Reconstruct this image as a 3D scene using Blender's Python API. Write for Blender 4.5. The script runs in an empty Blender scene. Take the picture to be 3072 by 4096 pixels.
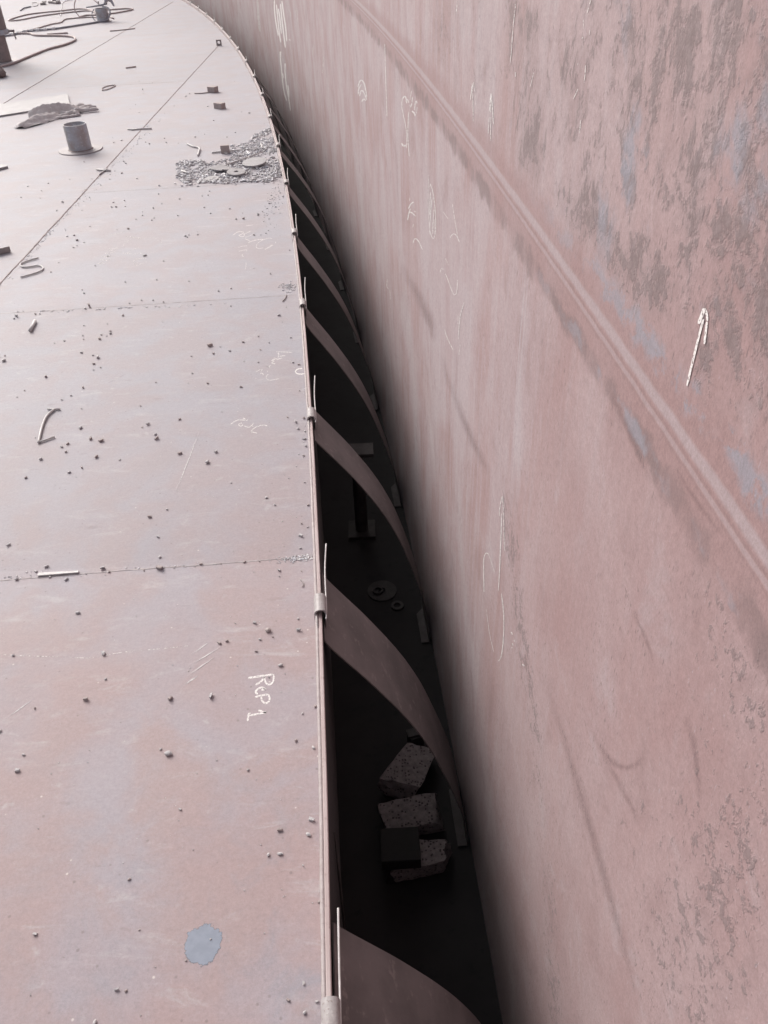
import bpy, bmesh, math, random
from mathutils import Vector, Matrix, noise
random.seed(7)
scene = bpy.context.scene
COL = scene.collection
R_ = math.radians

# ------------------------------------------------------------------ layout (metres)
RIM = 64.762            # radius of the floating deck
GAP = 0.43             # rim space between deck and tank wall
WALL = RIM + GAP
CX, CY = -64.8109, -2.5739   # tank centre
A0 = math.atan2(-CY, -CX)
FLOOR = -1.10           # tank bottom under the deck
EYE = 1.55

def pol(s, r=0.0, z=0.0):
    """s = metres along the rim from the viewer, r = metres outward from the rim"""
    a = A0 + s / RIM
    return Vector((CX + (RIM + r) * math.cos(a), CY + (RIM + r) * math.sin(a), z))

# ------------------------------------------------------------------ helpers
def link(name, me, mat=None, parent=None):
    o = bpy.data.objects.new(name, me); COL.objects.link(o)
    if mat is not None and me is not None and not me.materials: me.materials.append(mat)
    if parent is not None: o.parent = parent
    return o
def tag(o, label=None, cat=None, group=None, kind=None):
    if label: o['label'] = label
    if cat: o['category'] = cat
    if group: o['group'] = group
    if kind: o['kind'] = kind
    return o
def empty(name, loc, label, cat, group=None, rz=0.0):
    o = bpy.data.objects.new(name, None); COL.objects.link(o)
    o.location = loc; o.rotation_euler.z = rz; o.empty_display_size = 0.1
    return tag(o, label, cat, group)

class MB:
    def __init__(self): self.v = []; self.f = []; self.uv = {}
    def add(self, vs, fs):
        n = len(self.v); self.v += [tuple(x) for x in vs]; self.f += [tuple(i + n for i in f) for f in fs]
    def box(self, c, d, rz=0.0, m=None):
        x, y, z = d[0] / 2, d[1] / 2, d[2] / 2
        P = [Vector(p) for p in ((-x,-y,-z),(x,-y,-z),(x,y,-z),(-x,y,-z),(-x,-y,z),(x,-y,z),(x,y,z),(-x,y,z))]
        M = m if m is not None else Matrix.Rotation(rz, 4, 'Z')
        self.add([M @ p + Vector(c) for p in P], [(0,3,2,1),(4,5,6,7),(0,1,5,4),(1,2,6,5),(2,3,7,6),(3,0,4,7)])
    def tube(self, pts, r, n=8, cap=True, smooth=0):
        pts = [Vector(p) for p in pts]
        rr = list(r) if isinstance(r, (list, tuple)) else [r] * len(pts)
        if smooth:
            rr = [p.x for p in catmull([Vector((q, 0, 0)) for q in rr], smooth)]; pts = catmull(pts, smooth)
        vs = []; fs = []; ref = Vector((0, 0, 1))
        for i, p in enumerate(pts):
            t = (pts[min(i + 1, len(pts) - 1)] - pts[max(i - 1, 0)])
            t = t.normalized() if t.length > 1e-9 else Vector((1, 0, 0))
            if abs(t.dot(ref)) > .98: ref = Vector((1, 0, 0)) if abs(t.x) < .9 else Vector((0, 1, 0))
            a = (ref - t * ref.dot(t)).normalized(); b = t.cross(a)
            for k in range(n):
                w = 2 * math.pi * k / n; vs.append(p + (a * math.cos(w) + b * math.sin(w)) * rr[i])
        for i in range(len(pts) - 1):
            for k in range(n):
                fs.append((i*n+k, i*n+(k+1)%n, (i+1)*n+(k+1)%n, (i+1)*n+k))
        if cap: fs.append(tuple(range(n))[::-1]); fs.append(tuple((len(pts)-1)*n+k for k in range(n)))
        self.add(vs, fs)
    def lathe(self, prof, c, n=40, closed=False):
        """prof = list of (r, z); open or closed profile spun round z"""
        vs = []; fs = []; m = len(prof)
        for k in range(n):
            w = 2*math.pi*k/n
            for r, z in prof: vs.append((c[0]+r*math.cos(w), c[1]+r*math.sin(w), c[2]+z))
        for k in range(n):
            for i in range(m if closed else m-1):
                j = (i+1) % m; q = (k+1) % n
                fs.append((k*m+i, q*m+i, q*m+j, k*m+j))
        self.add(vs, fs)
    def build(self, name, mat, parent=None, smooth=False, angle=None, bevel=0):
        me = bpy.data.meshes.new(name); me.from_pydata(self.v, [], self.f); me.update()
        bm = bmesh.new(); bm.from_mesh(me)
        if bevel: bmesh.ops.bevel(bm, geom=[e for e in bm.edges], offset=bevel, segments=2, affect='EDGES', profile=.6)
        bmesh.ops.recalc_face_normals(bm, faces=bm.faces); bm.to_mesh(me); bm.free()
        if smooth or angle:
            me.polygons.foreach_set('use_smooth', [True]*len(me.polygons))
            if angle: me.set_sharp_from_angle(angle=R_(angle))
        return link(name, me, mat, parent)

def catmull(p, n):
    out = []
    for i in range(len(p)-1):
        a, b, c, d = p[max(i-1,0)], p[i], p[i+1], p[min(i+2,len(p)-1)]
        for k in range(n):
            t = k/n
            out.append(.5*((2*b)+(c-a)*t+(2*a-5*b+4*c-d)*t*t+(3*b-a-3*c+d)*t**3))
    out.append(p[-1]); return out

# ------------------------------------------------------------------ materials
class NT:
    def __init__(self, name):
        self.m = bpy.data.materials.new(name); self.m.use_nodes = True
        self.t = self.m.node_tree; self.b = self.t.nodes['Principled BSDF']
    def n(self, typ, **kw):
        x = self.t.nodes.new(typ)
        for k, v in kw.items():
            if k.startswith('_'): setattr(x, k[1:], v)
            else: x.inputs[k.replace('__', ' ')].default_value = v
        return x
    def l(self, a, b): self.t.links.new(a, b)
    def math(self, op, a, b=None, c=None, clamp=False):
        x = self.t.nodes.new('ShaderNodeMath'); x.operation = op; x.use_clamp = clamp
        for i, v in enumerate((a, b, c)):
            if v is None: continue
            if isinstance(v, (int, float)): x.inputs[i].default_value = v
            else: self.l(v, x.inputs[i])
        return x.outputs[0]
    def ramp(self, val, lo, hi, smooth=True):
        x = self.t.nodes.new('ShaderNodeMapRange'); x.interpolation_type = 'SMOOTHSTEP' if smooth else 'LINEAR'
        self.l(val, x.inputs[0]); x.inputs[1].default_value = lo; x.inputs[2].default_value = hi
        return x.outputs[0]
    def mix(self, fac, a, b, blend='MIX'):
        x = self.t.nodes.new('ShaderNodeMix'); x.data_type = 'RGBA'; x.blend_type = blend
        if isinstance(fac, (int, float)): x.inputs[0].default_value = fac
        else: self.l(fac, x.inputs[0])
        for i, v in ((6, a), (7, b)):
            if isinstance(v, (tuple, list)): x.inputs[i].default_value = (*v[:3], 1)
            else: self.l(v, x.inputs[i])
        return x.outputs[2]
    def vec(self, src, scale=(1,1,1), loc=(0,0,0), rot=(0,0,0)):
        x = self.t.nodes.new('ShaderNodeMapping'); self.l(src, x.inputs[0])
        x.inputs['Scale'].default_value = scale; x.inputs['Location'].default_value = loc; x.inputs['Rotation'].default_value = rot
        return x.outputs[0]
    def noise(self, vec, scale, detail=4, rough=.55, dist=0.0):
        x = self.t.nodes.new('ShaderNodeTexNoise'); self.l(vec, x.inputs['Vector'])
        x.inputs['Scale'].default_value = scale; x.inputs['Detail'].default_value = detail
        x.inputs['Roughness'].default_value = rough; x.inputs['Distortion'].default_value = dist
        return x.outputs['Fac']
    def bump(self, h, strength, dist, prev=None):
        x = self.t.nodes.new('ShaderNodeBump'); self.l(h, x.inputs['Height'])
        x.inputs['Strength'].default_value = strength; x.inputs['Distance'].default_value = dist
        if prev is not None: self.l(prev, x.inputs['Normal'])
        return x.outputs[0]
    def done(self, col, rough=.6, metal=0.0, nrm=None, spec=.5):
        for k, v in (('Base Color', col), ('Roughness', rough), ('Metallic', metal), ('Specular IOR Level', spec)):
            if isinstance(v, (int, float)): self.b.inputs[k].default_value = v
            elif isinstance(v, (tuple, list)): self.b.inputs[k].default_value = (*v[:3], 1)
            else: self.l(v, self.b.inputs[k])
        if nrm is not None: self.l(nrm, self.b.inputs['Normal'])
        return self.m

def mat_steel(name, a, b, scale=30, rough=.6, spots=None, metal=0.0, bump=.25):
    k = NT(name); g = k.n('ShaderNodeNewGeometry').outputs['Position']
    n1 = k.noise(g, scale, 6, .6); n2 = k.noise(g, scale*4.3, 4, .6)
    c = k.mix(k.ramp(n1, .35, .65), a, b)
    if spots: c = k.mix(k.ramp(n2, .58, .7), c, spots)
    return k.done(c, rough, metal, k.bump(n2, bump, .004))

def mat_deck():
    k = NT('deck_plate_primer'); g = k.n('ShaderNodeNewGeometry').outputs['Position']
    sep = k.n('ShaderNodeSeparateXYZ'); k.l(g, sep.inputs[0]); X, Y = sep.outputs[0], sep.outputs[1]
    # tone of each plate (plates are 1.95 m long, three strakes wide)
    px = k.math('ADD', k.math('MULTIPLY', k.math('GREATER_THAN', X, -1.95), 3.0), k.math('MULTIPLY', k.math('GREATER_THAN', X, -3.62), 7.0))
    py = k.math('FLOOR', k.math('DIVIDE', k.math('ADD', Y, .19), 1.955))
    cmb = k.n('ShaderNodeCombineXYZ'); k.l(px, cmb.inputs[0]); k.l(py, cmb.inputs[1])
    wn = k.n('ShaderNodeTexWhiteNoise', _noise_dimensions='2D'); k.l(cmb.outputs[0], wn.inputs['Vector'])
    plate = wn.outputs['Value']
    big = k.noise(g, .9, 5, .6, .6); mid = k.noise(k.vec(g, (1,1,1), (3.1,1.7,0)), 4.2, 6, .62, .4)
    fine = k.noise(g, 60, 5, .65); grain = k.noise(g, 420, 3, .7)
    c = k.mix(k.ramp(mid, .38, .62), GREY, PINK)
    c = k.mix(k.math('MULTIPLY', k.ramp(Y, 1.1, 2.3), .5), c, GREY)
    near = k.ramp(Y, 3.0, .4)
    c = k.mix(k.math('MULTIPLY', near, k.ramp(big, .3, .62), clamp=True), c, RUST)
    # bluish mill scale left bare, mostly on the nearest plate by the rim
    bl = k.noise(k.vec(g, (1,1,1), (9.3,4.4,0)), 5.5, 7, .62, .8)
    rimd = k.ramp(X, -.75, -.18)
    nr = k.ramp(Y, 1.15, .62)
    c = k.mix(k.math('MULTIPLY', k.ramp(bl, .47, .66), k.math('ADD', k.math('MULTIPLY', nr, k.math('ADD', k.math('MULTIPLY', rimd, .42), .22)), .07), clamp=True), c, BLUE)
    # pale dust drifts and wiped smears
    d1 = k.noise(k.vec(g, (1.0, 3.2, 1), (1.3,0,0), (0,0,R_(8))), 6.0, 7, .68, .5)
    c = k.mix(k.math('MULTIPLY', k.ramp(d1, .54, .74), .55), c, DUST)
    d2 = k.noise(k.vec(g, (1,1,1), (5,5,0)), 17, 5, .6)
    c = k.mix(k.math('MULTIPLY', k.ramp(d2, .62, .74), .5), c, DUST)
    # dark scuffs and tiny rust pits
    s1 = k.noise(k.vec(g, (.8, 2.4, 1), (7,2,0)), 9, 5, .6)
    c = k.mix(k.math('MULTIPLY', k.ramp(s1, .63, .76), .38), c, SCUFF)
    vo = k.n('ShaderNodeTexVoronoi', Scale=46.0); k.l(g, vo.inputs['Vector'])
    vsel = k.n('ShaderNodeSeparateColor'); k.l(vo.outputs['Color'], vsel.inputs[0])
    pit = k.math('MULTIPLY', k.ramp(vo.outputs['Distance'], .20, .08), k.math('GREATER_THAN', vsel.outputs[0], .90))
    c = k.mix(k.math('MULTIPLY', pit, .55), c, SCUFF)
    pale = k.math('MULTIPLY', k.ramp(vo.outputs['Distance'], .16, .06), k.math('LESS_THAN', vsel.outputs[0], .025))
    c = k.mix(k.math('MULTIPLY', pale, .7), c, (.62,.57,.55))
    # brightness per plate and fine speckle
    hv = k.n('ShaderNodeHueSaturation'); k.l(c, hv.inputs['Color'])
    val = k.math('ADD', k.math('ADD', k.math('MULTIPLY', plate, .10), .95), k.math('ADD', k.math('MULTIPLY', k.math('SUBTRACT', fine, .5), .36), k.math('ADD', k.math('MULTIPLY', k.math('SUBTRACT', k.noise(g, 150, 4, .7), .5), .46), k.math('MULTIPLY', k.math('SUBTRACT', grain, .5), .36))))
    k.l(val, hv.inputs['Value'])
    n = k.bump(k.noise(g, 1.3, 2, .5), .35, .03); n = k.bump(mid, .14, .010, n); n = k.bump(fine, .14, .003, n); n = k.bump(grain, .10, .001, n)
    ro = k.math('ADD', k.math('MULTIPLY', fine, .2), DECK_ROUGH)
    k.b.inputs['Sheen Weight'].default_value = D_SHEEN; k.b.inputs['Sheen Roughness'].default_value = .4     # dust film
    return k.done(hv.outputs[0], ro, 0.0, n, DECK_SPEC)

def mat_wall():
    k = NT('tank_wall_primer'); uv = k.n('ShaderNodeUVMap').outputs['UV']
    sep = k.n('ShaderNodeSeparateXYZ'); k.l(uv, sep.inputs[0]); S, Z = sep.outputs[0], sep.outputs[1]
    def nz(sx, sz, sc, det=5, ro=.6, di=0.0, off=(0,0,0)): return k.noise(k.vec(uv, (sx, sz, 1), off), sc, det, ro, di)
    streak = nz(16, .9, 2.2, 6, .6); streak2 = nz(60, 2.0, 1.6, 5, .65); cloud = nz(1, 1, 2.6, 6, .62, .4)
    fine = nz(1, .7, 90, 5, .68); grain = nz(1, 1, 520, 3, .7)
    c = k.mix(k.ramp(cloud, .33, .66), W_PINK, W_ROSE)
    away = k.ramp(S, .55, 2.0)
    drift = nz(1.6, .8, 1.9, 5, .6, .5, (3,5,0))
    c = k.mix(k.math('MULTIPLY', k.ramp(drift, .38, .62), k.math('ADD', k.math('MULTIPLY', away, .45), .12)), c, W_PALE)
    stf = k.math('ADD', k.math('MULTIPLY', away, .80), .16)
    c = k.mix(k.math('MULTIPLY', k.ramp(streak, .42, .76), k.math('MULTIPLY', stf, .62)), c, W_PALE)
    c = k.mix(k.math('MULTIPLY', k.ramp(streak2, .52, .80), k.math('MULTIPLY', stf, .26)), c, W_PALE)
    sd = nz(34, 1.3, 1.9, 5, .65, 0, (4,7,0))
    c = k.mix(k.math('MULTIPLY', k.ramp(sd, .54, .78), k.math('MULTIPLY', stf, .36)), c, W_DARK)
    # blotchy close-up stains and short dark nicks in the paint
    bt = nz(1.1, .8, 8, 6, .66, .4, (13,2,0)); nk = nz(3.0, .8, 70, 3, .55, 0, (1,9,0)); nm = nz(1, 1, 5, 3, .5, 0, (5,1,0))
    c = k.mix(k.math('MULTIPLY', k.ramp(bt, .52, .70), .42), c, W_DARK)
    c = k.mix(k.math('MULTIPLY', k.ramp(bt, .46, .30), .30), c, W_PALE)
    c = k.mix(k.math('MULTIPLY', k.math('MULTIPLY', k.ramp(nk, .60, .69), k.ramp(nm, .40, .58)), .62), c, W_RUST)
    nl = nz(2.4, .7, 85, 3, .55, 0, (7,3,0))
    c = k.mix(k.math('MULTIPLY', k.math('MULTIPLY', k.ramp(nl, .64, .72), k.ramp(nm, .58, .42)), .45), c, W_PALE)
    # pale ground-back strip of a vertical joint
    vx = k.math('ABSOLUTE', k.math('SUBTRACT', k.math('SUBTRACT', S, 1.225), k.math('MULTIPLY', Z, .085)))
    vz = k.math('MULTIPLY', k.ramp(Z, .42, .72), k.ramp(Z, 1.10, .95))
    c = k.mix(k.math('MULTIPLY', k.math('MULTIPLY', k.ramp(vx, .055, .005), vz), k.math('MULTIPLY', k.ramp(streak2, .3, .7), .62), clamp=True), c, (.44,.42,.45))
    # pitted vertical strips lower down
    pits = nz(2.6, .75, 52, 4, .6); pm = nz(7, 1.1, 1.2, 3, .5, 0, (2,1,0))
    low = k.ramp(Z, .95, .5)
    c = k.mix(k.math('MULTIPLY', k.math('MULTIPLY', k.ramp(pits, .60, .70), k.ramp(pm, .48, .62)), k.math('MULTIPLY', low, .6)), c, W_RUST)
    # heat-tinted, paint-burnt band along the horizontal joint
    zz = k.math('ADD', k.math('SUBTRACT', Z, SEAM), k.math('MULTIPLY', k.math('SUBTRACT', nz(9, 9, 1.6, 6, .66), .5), .075))
    up = k.math('ABSOLUTE', k.math('SUBTRACT', zz, .048)); dn = k.math('ABSOLUTE', k.math('ADD', zz, .062))
    patch = nz(3.2, 6, 2.2, 6, .7, .5, (1,3,0)); cdd = nz(.7, .5, 30, 5, .7, .3, (2,8,0))
    c = k.mix(k.math('MULTIPLY', k.ramp(k.math('ABSOLUTE', k.math('ADD', zz, .012)), .085, .035), .62), c, W_ROSE2)
    c = k.mix(k.math('MULTIPLY', k.math('MULTIPLY', k.ramp(dn, .026, .008), k.ramp(nz(6,2,1.4,4,.6,0,(8,8,0)), .36, .58)), .55), c, W_RUST)
    nearS = k.ramp(S, 1.5, .7)
    c = k.mix(k.math('MULTIPLY', k.math('MULTIPLY', k.ramp(up, .024, .006), k.ramp(k.math('ADD', k.math('MULTIPLY', patch, .6), k.math('MULTIPLY', cdd, .4)), .485, .545)), k.math('MULTIPLY', nearS, .72)), c, W_BLUE)
    c = k.mix(k.math('MULTIPLY', k.math('MULTIPLY', k.ramp(dn, .016, .005), k.ramp(nz(5,5,1.7,4,.6,.2,(3,9,0)), .50, .60)), k.math('MULTIPLY', nearS, .65)), c, W_BLUE)
    # the joint itself: pale dressed bead with a thin dark undercut and a second, finer pass below
    z0 = k.math('ADD', k.math('SUBTRACT', Z, SEAM), k.math('MULTIPLY', k.math('SUBTRACT', nz(14, 14, 1.5, 4, .6, 0, (4,4,0)), .5), .006))
    def line(at, hw): return k.ramp(k.math('ABSOLUTE', k.math('SUBTRACT', z0, at)), hw, hw*.35)
    c = k.mix(k.math('MULTIPLY', line(.004, .011), .50), c, W_PALE); c = k.mix(k.math('MULTIPLY', line(-.0095, .0030), .45), c, W_DARK)
    c = k.mix(k.math('MULTIPLY', line(-.0155, .0050), .32), c, W_PALE); c = k.mix(k.math('MULTIPLY', line(-.022, .0030), .30), c, W_DARK)
    # flaking corrosion above the joint, heaviest close by; a lighter peppering low on the near side
    zone = k.math('MULTIPLY', k.ramp(Z, 1.150, 1.235), k.ramp(S, 3.0, .60))
    low2 = k.math('MULTIPLY', k.math('MULTIPLY', k.ramp(S, .66, .36), k.ramp(Z, 1.06, .98)), .57)
    strip = k.math('MULTIPLY', k.math('MULTIPLY', k.ramp(k.math('ABSOLUTE', k.math('SUBTRACT', k.math('SUBTRACT', S, .80), k.math('MULTIPLY', Z, .95))), .16, .04), k.ramp(Z, .72, .45)), .68)
    zall = k.math('MAXIMUM', zone, k.math('MAXIMUM', low2, strip))
    cm = nz(.62, .62, 6.0, 5, .66, .9, (6,2,0)); cd = nz(.70, .58, 44, 6, .70, .5); c3 = nz(.75, .55, 120, 4, .7, .2, (3,3,0))
    t = k.math('ADD', k.math('ADD', k.math('MULTIPLY', cd, .65), k.math('MULTIPLY', c3, .35)), k.math('MULTIPLY', k.math('SUBTRACT', cm, .5), .80))
    t = k.math('SUBTRACT', k.math('ADD', t, k.math('MULTIPLY', k.math('SUBTRACT', c3, .5), k.math('MULTIPLY', k.math('SUBTRACT', 1.0, zone), .5))), k.math('MULTIPLY', k.math('SUBTRACT', 1.0, zall), .15))
    m1 = k.math('MULTIPLY', k.ramp(t, .495, .600), k.ramp(zall, .02, .2))
    tint = k.math('MULTIPLY', k.ramp(k.math('ADD', k.math('MULTIPLY', cm, .75), k.math('MULTIPLY', cd, .25)), .465, .600), zone)
    c = k.mix(k.math('MULTIPLY', tint, .55), c, W_FLAKE)
    c = k.mix(k.math('MULTIPLY', m1, .66), c, k.mix(k.ramp(c3, .40, .60), W_RUST, W_FLAKE))
    cb = nz(.7, .5, 10, 5, .6, .4, (11,5,0))
    m2 = k.math('MULTIPLY', k.math('MULTIPLY', k.ramp(cb, .55, .66), zone), k.ramp(cm, .46, .56))
    c = k.mix(k.math('MULTIPLY', m2, .7), c, W_BLUE)
    hv = k.n('ShaderNodeHueSaturation'); k.l(c, hv.inputs['Color'])
    k.l(k.math('ADD', 1.0, k.math('ADD', k.math('MULTIPLY', k.math('SUBTRACT', fine, .5), .50), k.math('ADD', k.math('MULTIPLY', k.math('SUBTRACT', nz(1.3, .8, 230, 4, .7), .5), .62), k.math('MULTIPLY', k.math('SUBTRACT', grain, .5), .40)))), hv.inputs['Value'])
    n = k.bump(cloud, .10, .012); n = k.bump(fine, .16, .0025, n); n = k.bump(k.math('MULTIPLY', m1, k.math('SUBTRACT', 1.0, cd)), .45, -.0025, n); n = k.bump(grain, .12, .0008, n)
    k.b.inputs['Sheen Weight'].default_value = W_SHEEN; k.b.inputs['Sheen Roughness'].default_value = .45
    return k.done(hv.outputs[0], .72, 0.0, n, .35)

def mat_chalk(name, col, lo, hi, scale=260):
    """chalk or spray marks: broken up where the surface did not take them"""
    k = NT(name); g = k.n('ShaderNodeNewGeometry').outputs['Position']
    a = k.ramp(k.noise(g, scale, 4, .65), lo, hi)
    k.done(col, .9, 0.0, None, .2); k.l(a, k.b.inputs['Alpha'])
    return k.m

def mat_soft(name, col, amount):
    """a rubbed or scuffed streak: densest along its middle, broken by the grain of the paint"""
    k = NT(name); at = k.n('ShaderNodeAttribute', _attribute_name='fade'); g = k.n('ShaderNodeNewGeometry').outputs['Position']
    k.done(col, .85, 0.0, None, .2)
    k.l(k.math('MULTIPLY', k.math('MULTIPLY', k.ramp(at.outputs['Fac'], 0, 1), k.ramp(k.noise(g, 120, 4, .65), .18, .55)), amount), k.b.inputs['Alpha'])
    return k.m

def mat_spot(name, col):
    """a wet spot with its sky reflection painted as colour: solid in the middle, ragged at the edge"""
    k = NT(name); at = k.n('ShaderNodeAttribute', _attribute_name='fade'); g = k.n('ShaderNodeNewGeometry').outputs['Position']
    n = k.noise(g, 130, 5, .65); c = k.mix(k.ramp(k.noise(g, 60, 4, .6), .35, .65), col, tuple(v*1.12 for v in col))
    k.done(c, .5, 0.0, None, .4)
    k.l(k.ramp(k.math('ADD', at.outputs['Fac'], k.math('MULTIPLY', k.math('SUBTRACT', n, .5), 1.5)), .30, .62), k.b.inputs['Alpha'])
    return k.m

# ------------------------------------------------------------------ tones (base colours) and exposure
GREY, PINK, RUST, BLUE = (.300,.285,.322), (.312,.246,.249), (.318,.232,.232), (.235,.240,.277)
DUST, SCUFF = (.41,.39,.405), (.165,.132,.134)
DECK_ROUGH, DECK_SPEC, D_SHEEN = .52, .42, .35
W_PINK, W_ROSE, W_ROSE2, W_PALE, W_DARK, W_RUST, W_FLAKE, W_BLUE = (.358,.258,.260), (.318,.212,.211), (.285,.184,.182), (.415,.370,.392), (.245,.164,.163), (.150,.112,.113), (.205,.163,.166), (.262,.267,.312)
W_SHEEN = .03
SEAM = 1.108
EXPOSURE = .25
SUN_E, SUN_ANG = 1.2, 26
DENOISE = True
# ---- traced marks on deck (x, y) and wall (metres along rim, height), 0.1 mm; chips in mm
REP1 = [[[-3588,13194,-3597,13236],[-3540,13191,-3553,13252],[-3448,13203,-3461,13264],[-3350,13216,-3363,13277],[-3245,13230,-3257,13291],[-3136,13245,-3148,13306],[-3023,13261,-3035,13322],[-2969,13282,-2976,13316]],[[-2988,13294,-2957,13304],[-2988,13270,-2944,13284],[-2976,13229,-2930,13236],[-2970,13183,-2923,13178],[-2971,13131,-2924,13115],[-2980,13084,-2935,13057],[-2996,13043,-2955,13004],[-3015,13018,-2984,12967],[-3037,13006,-3019,12948],[-3057,13005,-3056,12945],[-3075,13012,-3092,12960],[-3096,13031,-3125,12990],[-3118,13063,-3155,13032],[-3135,13098,-3177,13078],[-3147,13137,-3192,13127],[-3156,13181,-3203,13177],[-3162,13228,-3210,13227],[-3176,13252,-3202,13252]],[[-3207,13243,-3176,13222],[-3222,13221,-3177,13192],[-3237,13171,-3194,13137],[-3258,13131,-3219,13088],[-3286,13097,-3252,13048],[-3324,13062,-3294,13010],[-3372,13027,-3344,12974],[-3390,12997,-3375,12968]],[[-3099,12832,-3117,12801],[-3112,12856,-3138,12812],[-3150,12893,-3170,12845],[-3190,12917,-3196,12860],[-3228,12922,-3218,12863],[-3267,12913,-3246,12856],[-3306,12892,-3278,12839],[-3338,12863,-3304,12816],[-3364,12827,-3324,12789],[-3379,12787,-3333,12764],[-3378,12738,-3334,12747],[-3352,12695,-3330,12742],[-3315,12676,-3304,12730],[-3297,12680,-3291,12710]],[[-3211,12788,-3219,12829],[-3108,12805,-3115,12838]],[[-3217,12830,-3221,12871],[-3135,12830,-3138,12863]],[[-3353,12581,-3364,12621],[-3310,12583,-3327,12640],[-3231,12604,-3247,12661],[-3151,12622,-3165,12680],[-3069,12636,-3083,12694],[-3031,12656,-3039,12688]],[[-3050,12667,-3020,12678],[-3045,12631,-3002,12647],[-3023,12568,-2979,12578],[-3015,12522,-2969,12517],[-3018,12490,-2973,12467],[-3028,12462,-2989,12425],[-3047,12439,-3017,12391],[-3067,12428,-3050,12373],[-3087,12428,-3089,12372],[-3109,12440,-3129,12393],[-3136,12468,-3167,12432],[-3156,12499,-3195,12476],[-3169,12535,-3212,12524],[-3176,12572,-3222,12572],[-3178,12611,-3225,12616],[-3189,12633,-3215,12636]],[[-3227,12153,-3242,12190],[-3215,12149,-3237,12202],[-3205,12156,-3212,12212],[-3181,12149,-3172,12202],[-3136,12125,-3125,12176],[-3091,12107,-3086,12161],[-3052,12098,-3051,12153],[-3033,12106,-3033,12136]],[[-3037,12140,-3029,12102],[-3086,12141,-3073,12086],[-3179,12126,-3166,12071],[-3281,12108,-3267,12053],[-3392,12087,-3377,12032],[-3444,12064,-3436,12034]],[[-3428,12145,-3410,12110],[-3442,12147,-3416,12096],[-3468,12130,-3432,12088],[-3483,12090,-3438,12071],[-3484,12042,-3438,12031],[-3484,11989,-3439,11979],[-3485,11927,-3439,11917],[-3475,11894,-3450,11889]]]
SCRIB_A = [[[-5567,25403,-5589,25443],[-5538,25440,-5568,25497],[-5488,25531,-5517,25591],[-5431,25604,-5457,25669],[-5367,25661,-5388,25730],[-5301,25684,-5312,25756],[-5228,25672,-5235,25744],[-5168,25662,-5174,25734],[-5119,25653,-5130,25725],[-5082,25667,-5107,25733],[-5062,25714,-5100,25749],[-5070,25779,-5100,25749],[-5098,25828,-5113,25769],[-5130,25854,-5131,25785],[-5162,25863,-5158,25791],[-5176,25851,-5173,25811]],[[-5031,25614,-5048,25660],[-4961,25688,-4974,25725]],[[-5178,25521,-5163,25473],[-5212,25510,-5191,25442],[-5278,25463,-5250,25402],[-5291,25368,-5257,25382],[-5240,25276,-5224,25330],[-5193,25237,-5196,25306],[-5152,25245,-5172,25313],[-5122,25274,-5151,25333],[-5103,25318,-5135,25371],[-5101,25351,-5119,25379]],[[-5057,25254,-5053,25299],[-5028,25221,-5021,25285],[-4965,25173,-4961,25239],[-4908,25148,-4913,25218],[-4858,25151,-4874,25220],[-4814,25183,-4840,25245],[-4778,25242,-4809,25296],[-4749,25315,-4783,25361],[-4726,25400,-4761,25442],[-4723,25451,-4742,25474]],[[-4765,25232,-4758,25275],[-4714,25190,-4709,25224]],[[-4195,25232,-4199,25186],[-4224,25260,-4229,25194],[-4286,25298,-4286,25229],[-4361,25312,-4353,25242],[-4447,25303,-4434,25233],[-4530,25265,-4511,25198],[-4610,25202,-4587,25137],[-4675,25128,-4648,25069],[-4724,25045,-4693,24992],[-4757,24965,-4723,24921],[-4773,24877,-4735,24868],[-4736,24798,-4730,24861],[-4675,24781,-4677,24848],[-4619,24756,-4617,24822],[-4561,24722,-4557,24787],[-4531,24719,-4529,24754]]]
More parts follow.
